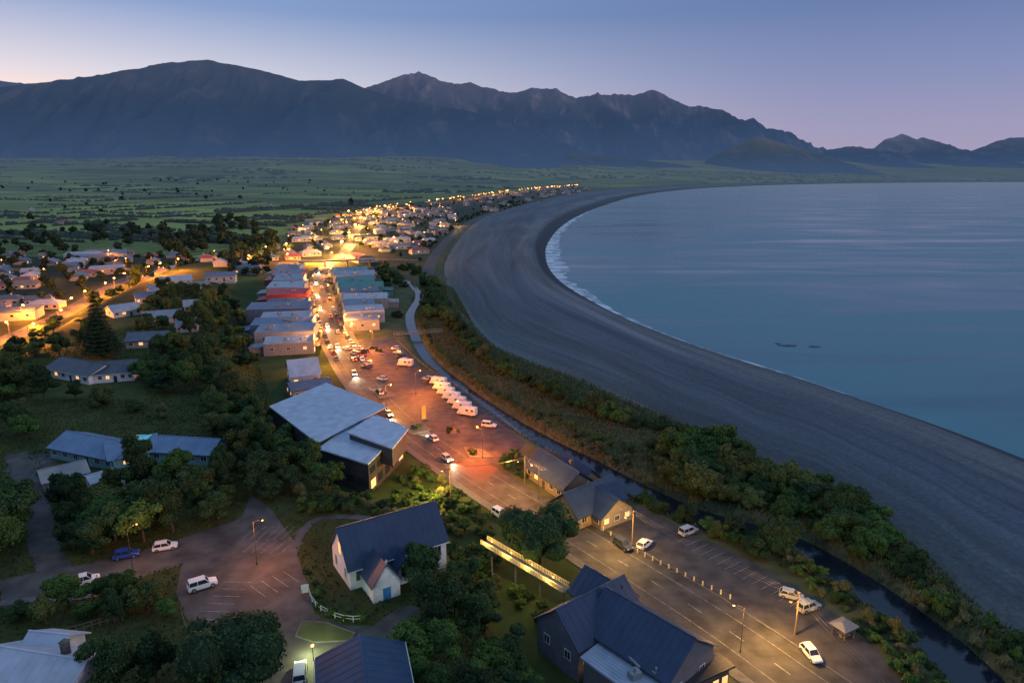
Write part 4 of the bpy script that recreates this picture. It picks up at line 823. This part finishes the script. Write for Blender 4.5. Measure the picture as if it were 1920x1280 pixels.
def tufts(name,px,n,h,m,label,zb=0):
    poly=[P(a,b_,zb) for a,b_ in px]; xs=[p[0] for p in poly];ys=[p[1] for p in poly]
    x=np.random.uniform(min(xs),max(xs),n*3);y=np.random.uniform(min(ys),max(ys),n*3); ok=(sdn(x,y,poly)>0)
    for line,w in ROADS: ok&=dline(x,y,line)>w-(1.5 if line is RIV else 1)
    for e_ in EXCL: ok&=sdn(x,y,e_)<0
    x=x[ok][:n];y=y[ok][:n]; z=ground_h(x,y); k_=len(x)
    a=np.random.uniform(0,6.28,k_); hh=h*np.random.uniform(.4,1.2,k_); w=.22*np.random.uniform(.5,1.3,k_); lx=np.random.normal(0,.3,k_)*h; ly=np.random.normal(0,.3,k_)*h
    V=np.stack([np.stack([x-np.cos(a)*w,y-np.sin(a)*w,z-.1],-1),np.stack([x+np.cos(a)*w,y+np.sin(a)*w,z-.1],-1),np.stack([x+lx,y+ly,z+hh],-1)],1).reshape(-1,3)
    me_=bpy.data.meshes.new(name); me_.from_pydata(V.tolist(),[],[(3*i,3*i+1,3*i+2) for i in range(k_)]); me_.materials.append(m); me_.update()
    o=bpy.data.objects.new(name,me_); COL.objects.link(o); tag(o,label,'grass',kind='stuff')
tufts('bank_grass',[(790,520),(850,540),(890,610),(930,650),(1100,715),(1290,800),(1440,872),(1640,970),(1740,1040),(1830,1130),(2000,1230),(1990,1330),(1850,1310),(1600,1130),(1440,1030),(1180,940),(960,800),(800,690),(770,600)],90000,1.0,M['bank'],'rough dry grass on the river banks')
tufts('terrace_grass',[(-100,700),(450,560),(560,860),(960,1150),(1000,1300),(-150,1320)],60000,.4,M['leafo'],'dark rough grass on the terrace',T)
# ---------------------------------------------------------------- vehicles
def loft(secs):
    mb=MB(); R_=[]
    for x,zl,zh,wl,wu in secs:
        R_.append([(x,-wl,zl),(x,-wl*1.0,(zl+zh)/2),(x,-wu,zh),(x,wu,zh),(x,wl,(zl+zh)/2),(x,wl,zl)])
    k=6
    for r_ in R_: mb.v+=r_
    for i in range(len(R_)-1):
        for j in range(k): a=i*k+j; b_=i*k+(j+1)%k; mb.f.append((a,b_,b_+k,a+k)); mb.m.append(0)
    mb.f.append(tuple(range(k))[::-1]); mb.f.append(tuple(range((len(R_)-1)*k,len(R_)*k))); mb.m+=[0,0]
    return mb
def wheel(root,x,y,r=.33):
    t=MB(); t.tube((x,y-.11,r),(x,y+.11,r),r,n=16); to=t.build('wheel',M['tyre'],root)
    q=MB(); s=1 if y>0 else -1; q.tube((x,y+s*.1,r),(x,y+s*.125,r),r*.62,n=12); q.build('rim',M['rim'],to)
def lightsp(root,xf,xr,w,z,on=False):
    for s in (-1,1):
        h=MB(); h.box((xf,s*w,z),(.12,.34,.16)); h.build('headlight',M['head'] if on else M['headoff'],root)
        h=MB(); h.box((xr,s*w,z+.12),(.1,.26,.24)); h.build('taillight',M['tailon'] if on else M['tail'],root)
def make_car(kind='hatch',on=False):
    root=empty('car',(0,0,-50))
    if kind=='hatch': L_=2.1; cab=[(-1.95,.95,.02),(-1.5,.95,.55),(.35,.95,.55),(1.0,.95,.02)]
    elif kind=='suv': L_=2.3; cab=[(-2.15,1.1,.02),(-1.95,1.1,.66),(.45,1.1,.66),(1.05,1.1,.02)]
    else: L_=2.6; cab=[(-.5,1.05,.02),(-.3,1.05,.62),(.75,1.05,.62),(1.4,1.05,.02)]
    bz=cab[0][1]; w=.87 if kind=='hatch' else .93
    b_=loft([(-L_,.45,bz-.28,w*.86,w*.8),(-L_+.1,.3,bz-.03,w*.96,w*.88),(-L_*.5,.28,bz,w,w*.93),(0,.28,bz,w,w*.93),(L_*.48,.28,bz,w,w*.93),(L_*.85,.3,bz-.14,w*.97,w*.85),(L_-.03,.38,bz-.26,w*.88,w*.76),(L_,.45,bz-.36,w*.82,w*.72)])
    o=b_.build('body',M['paint'],root,(.7,.7,.7)); o['tint']=1
    m_=o.modifiers.new('bevel','BEVEL'); m_.width=.05; m_.segments=2; m_.angle_limit=.5
    g_=MB(); x0,x1,x2,x3=[c[0] for c in cab]; h=cab[1][2]; wu=w*.76; wl=w*.92
    g_.hexa([(x0,-wl,bz-.01),(x3,-wl,bz-.01),(x3,wl,bz-.01),(x0,wl,bz-.01)],[(x1,-wu,bz+h),(x2,-wu,bz+h),(x2,wu,bz+h),(x1,wu,bz+h)]); g_.build('window',M['glass'],root)
    r_=MB(); r_.box(((x1+x2)/2,0,bz+h+.03),(x2-x1+.12,wu*2+.06,.08))
    for s in (-1,1):
        for a,c in ((x0,x1),(x3,x2)): r_.tube((a,s*wl,bz),(c,s*wu,bz+h),.05,n=4)
        xm=(x1+x2)/2; r_.tube((xm,s*(wl+.01),bz),(xm,s*(wu+.01),bz+h),.05,n=4)
    ro=r_.build('roof',M['paint'],root,(.7,.7,.7)); ro['tint']=1
    if kind=='ute':
        t=MB(); t.box((-1.55,0,1.0),(1.95,1.7,.12)); t.box((-1.55,-.84,1.15),(1.95,.06,.3)); t.box((-1.55,.84,1.15),(1.95,.06,.3)); t.box((-2.5,0,1.15),(.06,1.7,.3)); t.build('tray',M['dark'],root)
    for x in (-L_*.62,L_*.64):
        for s in (-1,1): wheel(root,x,s*(w-.06),.33 if kind=='hatch' else .38)
    lightsp(root,L_-.08,-L_+.05,w*.68,bz-.32,on)
    return root
def make_camper():
    root=empty('campervan',(0,0,-50)); mb=MB()
    mb.hexa([(-3.2,-1.1,.5),(1.6,-1.1,.5),(1.6,1.1,.5),(-3.2,1.1,.5)],[(-3.15,-1.05,2.9),(2.0,-1.05,2.9),(2.0,1.05,2.9),(-3.15,1.05,2.9)])
    mb.hexa([(1.2,-1.0,2.0),(2.6,-.95,2.1),(2.6,.95,2.1),(1.2,1.0,2.0)],[(1.2,-1.0,2.9),(2.3,-.9,2.88),(2.3,.9,2.88),(1.2,1.0,2.9)])
    o=mb.build('camper_body',M['paint'],root,(.72,.72,.7)); o['tint']=1; m_=o.modifiers.new('bevel','BEVEL'); m_.width=.08; m_.segments=2; m_.angle_limit=.6
    c=MB(); c.hexa([(1.6,-.95,.4),(3.3,-.9,.45),(3.3,.9,.45),(1.6,.95,.4)],[(1.6,-.93,1.95),(2.6,-.85,1.95),(2.6,.85,1.95),(1.6,.93,1.95)]); o=c.build('cab',M['paint'],root,(.72,.72,.7)); o['tint']=1
    g_=MB(); g_.hexa([(2.72,-.8,1.25),(3.02,-.8,1.25),(3.02,.8,1.25),(2.72,.8,1.25)],[(2.45,-.75,1.92),(2.68,-.75,1.92),(2.68,.75,1.92),(2.45,.75,1.92)]); g_.build('windscreen',M['glass'],root)
    for s in (-1,1):
        for x in (-2.2,-.4): q=MB(); q.box((x,s*1.09,2.0),(1.0,.06,.6)); q.build('window',M['glass'],root)
        for x in (-1.9,2.3): wheel(root,x,s*.95,.36)
    q=MB(); q.box((-.5,0,2.98),(.7,.7,.14)); q.box((-2.2,0,2.98),(.5,.5,.14)); q.build('roof_vent',M['trim'],root)
    q=MB(); q.box((-1.5,-1.11,1.3),(2.6,.02,.18)); q.box((-1.5,1.11,1.3),(2.6,.02,.18)); q.build('stripe',M['blue'],root)
    lightsp(root,3.28,-3.2,.7,.85)
    return root
PR={'hatch':make_car('hatch'),'suv':make_car('suv'),'ute':make_car('ute'),'on':make_car('hatch',True),'camper':make_camper()}
bpy.context.view_layer.update()
for r in PR.values(): regkids(r)
NM={'hatch':'car','suv':'car','ute':'pickup_truck','on':'car','camper':'campervan'}
def place(kind,px,py,dx,dy,colr,label,group=None):
    x,y,z=G(px,py); x2,y2=P(px+dx,py+dy,z); c=clone(PR[kind],None,colr); c.name=NM[kind]; c.location=(x,y,z+.03); c.rotation_euler=(0,0,math.atan2(y2-y,x2-x))
    tag(c,label,{'ute':'pickup truck','camper':'campervan'}.get(kind,'car'),group or 'cars parked and driving in town'); return c
W_=(.7,.7,.7);SV=(.4,.42,.45);DK=(.03,.035,.05);BL=(.02,.06,.3);RD=(.35,.03,.03)
for a in [('suv',1168,1026,40,26,DK,'dark wagon parked at the road edge beside the utility pole'),('hatch',1208,1024,18,-14,W_,'white hatchback just right of the utility pole'),('suv',1290,1000,30,-12,SV,'silver wagon alone at the back of the seaside car park'),
('hatch',1483,1120,35,8,SV,'silver hatchback left of the grey wagon near the picnic shelter'),('suv',1515,1142,30,-10,(.3,.32,.3),'grey wagon nearest the seaside edge above the picnic shelter'),('hatch',1520,1230,28,32,W_,'white hatchback parked at the lower right by the lamp pole'),
('suv',938,968,38,24,W_,'white wagon parked on the left verge beside the large rounded tree'),('suv',917,800,30,3,W_,'white wagon parked alone at the river side of the car park'),('hatch',237,1044,50,-9,BL,'blue car parked on the terrace road'),
('hatch',310,1029,50,-9,W_,'white hatchback parked behind the blue car on the terrace road'),('ute',155,1095,45,-12,W_,'white pickup truck with dark tray on the terrace road'),('suv',380,1101,46,-14,W_,'white wagon parked at the edge of the terrace car park'),('suv',563,1268,2,-40,W_,'white wagon parked beside the hall at the bottom edge')]:
    place(*a)
for i,(px,py) in enumerate([(822,721),(828,731),(836,740),(846,749),(856,758),(866,768),(876,778)]):
    place('camper',px,py,-40,-6,W_,f"white campervan, {['first','second','third','fourth','fifth','sixth','seventh'][i]} from the far end of the row facing the car park",'campervans parked in a row')
place('camper',760,686,-40,-3,W_,'lone white campervan parked beyond the row, near the footbridge','campervans parked in a row')
for i,(px,py,c) in enumerate([(742,655,SV),(746,663,W_),(752,671,DK),(757,677,SV),(802,712,SV),(806,718,DK),(672,655,W_),(682,661,DK),(660,648,SV),(678,672,RD),(690,683,SV),(686,690,DK),(716,712,SV),(650,655,W_),(700,655,DK),(665,664,SV)]):
    place('hatch',px,py,-30,-3,c,'small car parked in the lamp lit main car park','cars in the main car park')
mf=[p for p in MAIN if 150<p[1]<760]; mr_=resample(mf,1.0)
def onroad(i,off,kind,colr,label,group,rev=False,beam=False):
    x0,y0=mr_[i]; x1,y1=mr_[min(i+2,len(mr_)-1)]; dx,dy=x1-x0,y1-y0; l=math.hypot(dx,dy); c=clone(PR[kind],None,colr); c.name='car'
    c.location=(x0-dy/l*off,y0+dx/l*off,.04); c.rotation_euler=(0,0,math.atan2(dy,dx)+(math.pi if rev else 0)); tag(c,label,'car',group)
    if beam:
        ld=bpy.data.lights.new('headlight_beam','SPOT'); ld.energy=6000; ld.spot_size=1.2; ld.spot_blend=.6; ld.color=(1,.8,.5); ld.shadow_soft_size=.2
        lo=bpy.data.objects.new('headlight_beam',ld); COL.objects.link(lo); lo.parent=c; lo.location=(2.3,0,.8); lo.rotation_euler=(math.radians(74),0,-math.pi/2)
n_=len(mr_)
for k_ in range(18):
    i=int(25+k_*(n_-200)/18+random.uniform(-6,6))
    if 0<i<n_-3: onroad(i,-1.8 if k_%2 else 1.8,'on',random.choice([W_,SV,DK]),('car driving away up the main street with red tail lights lit' if k_%2 else 'car driving toward the viewer on the main street with headlights on'),'traffic leaving on the main street' if k_%2 else 'traffic coming down the main street',rev=not k_%2,beam=k_%2==0 or k_<4)
for k_ in range(56):
    i=int(n_*.22+k_*n_*.0085)
    if i<n_-3 and random.random()<.8: onroad(i,4.9 if k_%2 else -4.9,'hatch',random.choice([W_,SV,DK,RD,BL]),'car parked along the main street kerb among the shops','kerbside cars on the main street',rev=random.random()<.5)
def rmt(o):
    for c in KIDS.get(o.name,[]): rmt(c)
    bpy.data.objects.remove(o)
for r in PR.values(): rmt(r)
# ---------------------------------------------------------------- lamps
def lampproto():
    r=empty('street_lamp',(0,0,0)); p=MB(); p.tube((0,0,0),(0,0,8.2),.08,.045,8); p.tube((0,0,8.2),(1.4,0,8.8),.04,.035,6); p.tube((0,0,0),(0,0,.5),.14,n=8); p.build('pole',M['pole'],r)
    h=MB(); h.hexa([(1.2,-.2,8.75),(2.1,-.16,8.8),(2.1,.16,8.8),(1.2,.2,8.75)],[(1.25,-.14,8.95),(2.0,-.1,8.92),(2.0,.1,8.92),(1.25,.14,8.95)]); h.build('lamp_head',M['pole'],r)
    bm=bmesh.new(); bmesh.ops.create_icosphere(bm,subdivisions=2,radius=1); me_=bpy.data.meshes.new('bulb'); bm.to_mesh(me_); bm.free(); me_.materials.append(M['bulb'])
    o=bpy.data.objects.new('bulb',me_); COL.objects.link(o); o.parent=r; o.location=(1.7,0,8.62); o.scale=(.3,.3,.16); return r
LP_=lampproto(); bpy.context.view_layer.update(); regkids(LP_)
BULB=[o for o in KIDS[LP_.name] if o.name.startswith('bulb')][0].data
def addlamp(x,y,z,rz,energy,colr,label,group,bs=1.0,sc=1.0):
    c=LP_.copy(); COL.objects.link(c); c.name='street_lamp'; c.location=(x,y,z); c.rotation_euler=(0,0,rz); c.scale=(sc,sc,sc); tag(c,label,'street lamp',group)
    for ch in KIDS[LP_.name]:
        d=ch.copy(); COL.objects.link(d); d.parent=c
        if ch.name.startswith('bulb'): d.scale=(.3*bs,.3*bs,.2*bs)
    if energy:
        ld=bpy.data.lights.new('lamp_light','POINT'); ld.energy=energy; ld.color=colr; ld.shadow_soft_size=.5
        lo=bpy.data.objects.new('lamp_light',ld); COL.objects.link(lo); lo.parent=c; lo.location=(1.7,0,8.0)
OR=(1,.27,.025); YE=(1,.45,.09)
for px,py in [(596,655),(668,640),(626,690),(655,622),(590,622),(588,580),(622,560),(584,540)]:
    x,y=P(px,py); addlamp(x,y,0,0 if px<615 else math.pi,22000,(1,.34,.045),'street lamp over the shops on the main street','main street lamps',1.1)
for px,py,e in [(700,655,22000),(745,692,9000),(780,740,22000),(850,800,9000),(905,858,26000)]:
    x,y=P(px,py); addlamp(x,y,0,random.uniform(0,6),e,(1,.2,.015),'orange lamp post in the main car park','main car park lamps',.6)
for px,py,e,cc,lb in [(1010,935,5000,YE,'lamp post in front of the visitor centre'),(725,768,17000,(1,.34,.045),'lamp post on the road below the pale gabled shop'),(1388,1222,5000,(1,.5,.12),'lamp post at the hotel road frontage')]:
    x,y=P(px,py); addlamp(x,y,0,math.pi if px>1000 else 0,e,cc,lb,None,.5)
x,y=P(482,1058,T); addlamp(x,y,T,0,5000,(1,.32,.08),'slim lamp post in the terrace car park','terrace lamps',.35)
x,y=P(250,1075,T); addlamp(x,y,T,1,1800,(1,.36,.1),'lamp post beside the terrace road near the white pickup','terrace lamps',.35)
x,y=P(588,1238,T); r_=empty('flood_light',(x,y,T),0,'low yellow green flood light beside the navy roofed hall','lamp'); mb=MB(); mb.tube((0,0,0),(0,0,2.4),.06); mb.build('pole',M['pole'],r_); mb=MB(); mb.box((0,0,2.5),(.3,.3,.18)); mb.build('lamp_head',M['bulb'],r_)
ld=bpy.data.lights.new('flood','POINT'); ld.energy=1600; ld.color=(.85,1,.4); ld.shadow_soft_size=.2; lo=bpy.data.objects.new('flood',ld); COL.objects.link(lo); lo.parent=r_; lo.location=(-.6,.6,2.3)
for px,py in [(332,508),(300,517),(276,524),(240,536),(216,545),(196,556),(160,572),(132,588),(112,612),(44,602),(20,636),(60,645),(472,498),(540,494),(620,492)]:
    x,y,z=G(px,py); addlamp(x,y,z,random.uniform(0,6),62000,OR,'sodium lamp along the curving highway at left','highway lamps',1.8)
far=resample([p for p in MAIN if p[1]>540],26)
random.seed(21)
for i,(x,y) in enumerate(far):
    if random.random()<.25: continue
    q=offs(far,random.choice([-9,9,-14,16]))[i]
    big=i%3==0
    addlamp(q[0]+random.uniform(-8,8),q[1]+random.uniform(-18,18),0,0,(200000 if y<1150 else 150000) if big else 0,OR if i%5 else YE,'distant sodium lamp on the street through the far town','far town lamps',random.choice([1.2,1.6,3.6])+y/2200)
for px,py in [(640,478),(655,458),(668,440),(676,424),(690,408),(655,410),(720,398),(610,492)]:
    x,y=P(px,py); addlamp(x,y,0,random.uniform(0,6),420000,(1,.42,.08),'tall bright sodium lamp at the far junction street','far junction lamps',3.0,1.5)
for x,y in scatter(TOWN1N,34,45): addlamp(x,y,0,random.uniform(0,6),34000 if random.random()<.3 else 0,YE,'distant side street lamp among far town houses','far side street lamps',random.uniform(.8,2.0)+y/2400)
for x,y in scatter(TOWN2,55,12): addlamp(x,y,0,random.uniform(0,6),16000,OR,'side street lamp in the suburb at left','suburb side lamps',1.2)
rmt(LP_)
# ---------------------------------------------------------------- street furniture
def bollard(x,y,label,group):
    b_=MB(); b_.tube((x,y,0),(x,y,.85),.15,.14,8); b_.tube((x,y,.85),(x,y,.95),.14,.05,8); o=b_.build('bollard',M['bollard']); tag(o,label,'bollard',group)
ln=resample([P(*p) for p in [(1195,1036),(1385,1130)]],1.9)
for x,y in ln: bollard(x,y,'pale yellow bollard in the line between the road and the seaside car park','seaside car park bollards')
ln2=resample([P(*p) for p in [(1118,985),(1180,1026)]],2.4)
for x,y in ln2: bollard(x,y,'pale bollard in the short line above the utility pole','upper bollard line')
r_=empty('car_park_rail',(0,0,0),0,'low timber rail joining the pale yellow bollards','rail'); mb=MB()
a=ln[0];b_=ln[-1]; mb.tube((*a,.6),(*b_,.6),.05,n=6); mb.build('rail',M['wood'],r_)
tops=[]
for px,py,lb,en,cc in [(845,930,'wooden utility pole beside the junction',13000,(1,.6,.12)),(984,912,'wooden utility pole at the corner of the visitor centre',4500,YE),(1185,1024,'wooden utility pole between the two bollard lines',9500,(1,.52,.12)),(1490,1190,'wooden utility pole next to the grey wagon',11000,(1,.5,.11)),(1700,1420,'wooden utility pole beyond the bottom edge',0,YE)]:
    x,y=P(px,py); r_=empty('utility_pole',(x,y,0),0,lb,'utility pole','utility poles along the road'); mb=MB(); mb.tube((0,0,0),(0,0,8.2),.16,.12,8); mb.build('pole',M['wood'],r_)
    mb=MB(); mb.box((0,0,7.6),(1.8,.12,.12),.6); mb.build('crossarm',M['wood'],r_); tops.append((x,y))
    if en:
        mb=MB(); mb.tube((0,0,6.9),(-1.6,-1.0,7.2),.05); mb.box((-1.75,-1.1,7.2),(.5,.25,.14),.55); mb.build('lamp_arm',M['pole'],r_)
        o=bpy.data.objects.new('bulb',BULB); COL.objects.link(o); o.parent=r_; o.location=(-1.75,-1.1,7.1); o.scale=(.16,.12,.08)
        ld=bpy.data.lights.new('lamp_light','POINT'); ld.energy=en; ld.color=cc; ld.shadow_soft_size=.3; lo=bpy.data.objects.new('lamp_light',ld); COL.objects.link(lo); lo.parent=r_; lo.location=(-3.4,-2.1,7.2)
wm=mat('power_wire_metal',(.12,.12,.13),.5)
for k_ in range(3):
    mb=MB()
    for (x0,y0),(x1,y1) in zip(tops[:-1],tops[1:]):
        def q(t): return (x0+(x1-x0)*t+(k_-1)*.7*math.cos(.6),y0+(y1-y0)*t+(k_-1)*.7*math.sin(.6),7.7-2.9*t*(1-t))
        for i in range(10): mb.tube(q(i/10),q((i+1)/10),.022,n=4)
    tag(mb.build('power_line',wm),['overhead power line, landward wire','overhead power line, middle wire','overhead power line, seaward wire'][k_],'power line','overhead power lines')
x,y=P(1580,1192); r_=empty('picnic_shelter',(x,y,0),.5,'small picnic shelter with pale pyramid roof at the lower right','shelter'); mb=MB()
for sx in (-1.3,1.3):
    for sy in (-1.1,1.1): p_=MB(); p_.box((sx,sy,1.1),(.14,.14,2.2)); p_.build('post',M['wood'],r_)
mb.face([(-1.8,-1.6,2.2),(1.8,-1.6,2.2),(.5,0,3.0),(-.5,0,3.0)]); mb.face([(1.8,-1.6,2.2),(1.8,1.6,2.2),(.5,0,3.0)]); mb.face([(1.8,1.6,2.2),(-1.8,1.6,2.2),(-.5,0,3.0),(.5,0,3.0)]); mb.face([(-1.8,1.6,2.2),(-1.8,-1.6,2.2),(-.5,0,3.0)]); mb.box((0,0,2.17),(3.5,3.1,.05)); mb.build('roof',M['roofo'],r_,(.2,.2,.2))
mb=MB(); mb.box((0,0,.75),(1.6,.7,.06)); mb.box((0,.65,.45),(1.6,.25,.05)); mb.box((0,-.65,.45),(1.6,.25,.05)); mb.box((-.6,0,.37),(.1,.6,.74)); mb.box((.6,0,.37),(.1,.6,.74)); mb.build('picnic_table',M['wood'],r_)
a=Vector((*P(908,1018,6.5),6.5)); b_=Vector((*P(1062,1108,4.2),4.2)); d=(b_-a); Ln=d.length; u=d.normalized(); nn=Vector((-u.y,u.x,0)).normalized()
r_=empty('footbridge',tuple(a),0,'lit pale footbridge with slatted railings sloping down beside the large round tree','footbridge'); mb=MB(); up=Vector((0,0,.2))
mb.hexa([nn*-.9,u*Ln+nn*-.9,u*Ln+nn*.9,nn*.9],[nn*-.9+up,u*Ln+nn*-.9+up,u*Ln+nn*.9+up,nn*.9+up]); mb.build('deck',M['conc'],r_)
for s in (-.95,.95):
    mb=MB(); mb.tube(nn*s+Vector((0,0,1.2)),u*Ln+nn*s+Vector((0,0,1.2)),.05); mb.tube(nn*s+Vector((0,0,.3)),u*Ln+nn*s+Vector((0,0,.3)),.04)
    k_=int(Ln/.35)
    for i in range(k_): q_=nn*s+u*(Ln*i/k_); mb.box((q_.x,q_.y,q_.z+.75),(.16,.05,.9))
    mb.build('railing',M['bollard'],r_)
mb=MB()
for t in (.1,.4,.7,.97): q_=u*Ln*t; mb.tube((q_.x,q_.y,q_.z),(q_.x,q_.y,-7),.18,n=8)
mb.build('pier',M['conc'],r_)
for t in (.1,.35,.6,.85):
    ld=bpy.data.lights.new('bridge_light','POINT'); ld.energy=520; ld.color=(1,.62,.14); ld.shadow_soft_size=.15; lo=bpy.data.objects.new('bridge_light',ld); COL.objects.link(lo); lo.parent=r_; q_=u*Ln*t-nn*1.5; lo.location=(q_.x,q_.y,q_.z+1.5)
    mb=MB(); q_=u*Ln*t; mb.box((q_.x,q_.y,q_.z+1.3),(.12,.12,.2)); mb.build('lamp_head',M['bulb'],r_)
a=Vector((*P(738,628,.3),.3)); b_=Vector((*P(830,622,.3),.3)); d=b_-a; r_=empty('river_footbridge',tuple(a),math.atan2(d.y,d.x),'flat pale footbridge crossing the river by the car park','footbridge'); mb=MB(); mb.box((d.length/2,0,.2),(d.length,2.2,.3)); mb.build('deck',M['conc'],r_)
for s in (-1,1):
    mb=MB(); mb.box((d.length/2,s,1.4),(d.length,.08,.08))
    for i in range(int(d.length/1.5)): mb.box((i*1.5,s,.9),(.07,.07,1.0))
    mb.build('railing',M['metal'],r_)
r_=empty('overbridge',(0,0,0),0,'concrete overbridge spanning the head of the main street','bridge'); a=P(560,503);b2=P(700,498)
mb=MB(); dd=Vector(b2)-Vector(a); an=math.atan2(dd.y,dd.x); mid=(Vector(a)+Vector(b2))/2; mb.box((mid.x,mid.y,5.4),(dd.length,8,.8),an); mb.build('deck',M['conc'],r_); mb=MB()
for t in (.05,.35,.65,.95): q_=Vector(a)+dd*t; mb.box((q_.x,q_.y,2.5),(1,6,5.0),an)
mb.build('pier',M['conc'],r_)
x,y=P(795,786); r_=empty('pillar_sign',(x,y,0),.4,'tall glowing amber pillar sign in the main car park','sign'); mb=MB(); mb.box((0,0,2.4),(1.2,.4,4.2)); mb.build('panel',M['sign'],r_); mb=MB(); mb.box((0,0,.15),(1.9,.8,.3)); mb.build('plinth',M['conc'],r_)
def fence(pxs,z,label,h=1.0,m=None,step=1.6):
    line=resample(crom([P(a_,b__,z) for a_,b__ in pxs],6),step); r_=empty('fence',(line[0][0],line[0][1],z),0,label,'fence'); x0,y0=line[0]
    mb=MB()
    for (xa,ya),(xb,yb) in zip(line[:-1],line[1:]):
        for hh in (h,h*.5): mb.tube((xa-x0,ya-y0,hh),(xb-x0,yb-y0,hh),.045,n=5)
    mb.build('rail',m or M['trim'],r_)
    for xa,ya in line[:90]: p_=MB(); p_.box((xa-x0,ya-y0,h/2),(.1,.1,h+.1)); p_.build('post',m or M['trim'],r_)
fence([(578,1108),(590,1135),(620,1155),(655,1165),(700,1162)],T,'white post and rail fence curving below the church')
fence([(340,1150),(350,1180),(385,1225)],T,'short timber fence at the edge of the terrace car park',1.0,M['wood'])
fence([(60,1198),(130,1190),(200,1170),(240,1160)],T,'brown timber garden fence below the terrace road',1.3,M['wood'],1.0)
fence([(490,860),(540,900),(575,930)],T,'pale handrail descending behind the civic building',1.0,M['metal'])
fence([(745,640),(800,690),(880,740),(985,822)],0,'low rail along the river edge of the main car park',.8,M['metal'],4)
x,y=P(573,1118,T); r_=empty('notice_board',(x,y,T),.3,'small white notice board at the church drive','sign'); mb=MB(); mb.box((0,0,1.5),(1.2,.08,1.5)); mb.build('board',M['trim'],r_)
for s in (-.5,.5): mb=MB(); mb.box((s,0,.6),(.08,.1,1.4)); mb.build('leg',M['wood'],r_)
rk=mat('wet_rock',(.05,.055,.06),.5,.3,1,bump=.4)
for px,py,s,lb in [(1480,648,3.2,'dark flat rock breaking the calm water, left one'),(1528,650,2.2,'dark small rock breaking the calm water, right one'),(1458,644,1.2,'tiny dark rock just left of the flat rock')]:
    x,y=P(px,py,SEA); bm=bmesh.new(); bmesh.ops.create_icosphere(bm,subdivisions=3,radius=1)
    for v in bm.verts: v.co*=1+.7*noise.noise(v.co*1.7+Vector((px,0,0))); v.co.x*=s*1.3; v.co.y*=s*.7; v.co.z*=.28
    me_=bpy.data.meshes.new('sea_rock'); bm.to_mesh(me_); bm.free(); me_.materials.append(rk); o=bpy.data.objects.new('sea_rock',me_); COL.objects.link(o); o.location=(x,y,SEA-.08); tag(o,lb,'rock','rocks in the sea')
# ---------------------------------------------------------------- world + sun + camera
w=bpy.data.worlds.new('World'); S.world=w; w.use_nodes=True; nt=w.node_tree; N=nt.nodes; L=nt.links; bg=N['Background']
sky=N.new('ShaderNodeTexSky'); sky.sky_type='NISHITA'; sky.sun_disc=False; sky.sun_elevation=math.radians(0.5); sky.sun_rotation=math.radians(-40)
tc=N.new('ShaderNodeTexCoord'); sx=N.new('ShaderNodeSeparateXYZ'); L.new(tc.outputs['Generated'],sx.inputs[0])
def ramp(stops):
    r=N.new('ShaderNodeValToRGB'); e=r.color_ramp.elements
    while len(e)<len(stops): e.new(.5)
    for i,(p_,c_) in enumerate(stops): e[i].position=p_; e[i].color=lin(*c_)
    L.new(sx.outputs['Z'],r.inputs[0]); return r
ra=ramp([(0,(196,168,152)),(.08,(186,168,162)),(.12,(156,158,170)),(.2,(96,118,154)),(.35,(86,110,148)),(1,(108,132,162))])
rb=ramp([(0,(126,118,138)),(.06,(114,113,140)),(.12,(97,105,138)),(.2,(74,91,128)),(.35,(72,95,134)),(1,(108,132,162))])
mr=N.new('ShaderNodeMapRange'); mr.inputs['From Min'].default_value=-.6; mr.inputs['From Max'].default_value=.45; mr.interpolation_type='SMOOTHSTEP'; L.new(sx.outputs['X'],mr.inputs['Value'])
mx=N.new('ShaderNodeMix'); mx.data_type='RGBA'; L.new(mr.outputs[0],mx.inputs[0]); L.new(ra.outputs[0],mx.inputs[6]); L.new(rb.outputs[0],mx.inputs[7])
L.new(mx.outputs[2],bg.inputs[0]); bg.inputs[1].default_value=1.9
b2_=N.new('ShaderNodeBackground'); L.new(sky.outputs[0],b2_.inputs[0]); b2_.inputs[1].default_value=.02
ad=N.new('ShaderNodeAddShader'); L.new(bg.outputs[0],ad.inputs[0]); L.new(b2_.outputs[0],ad.inputs[1]); L.new(ad.outputs[0],N['World Output'].inputs[0])
sd=bpy.data.lights.new('sun','SUN'); sd.energy=.6; sd.angle=math.radians(14); sd.color=(1,.9,.9); so=bpy.data.objects.new('sun',sd); COL.objects.link(so); so.rotation_euler=(math.radians(70),0,math.radians(76))
cd=bpy.data.cameras.new('camera'); cd.sensor_width=36; cd.lens=24; cd.clip_end=90000; cd.clip_start=.5; co=bpy.data.objects.new('camera',cd); COL.objects.link(co); co.location=(0,0,H); co.rotation_euler=(math.pi/2-PIT,0,0); S.camera=co
S.view_settings.view_transform='Standard'; S.view_settings.look='None'; S.view_settings.exposure=0
print('objects',len(bpy.data.objects))
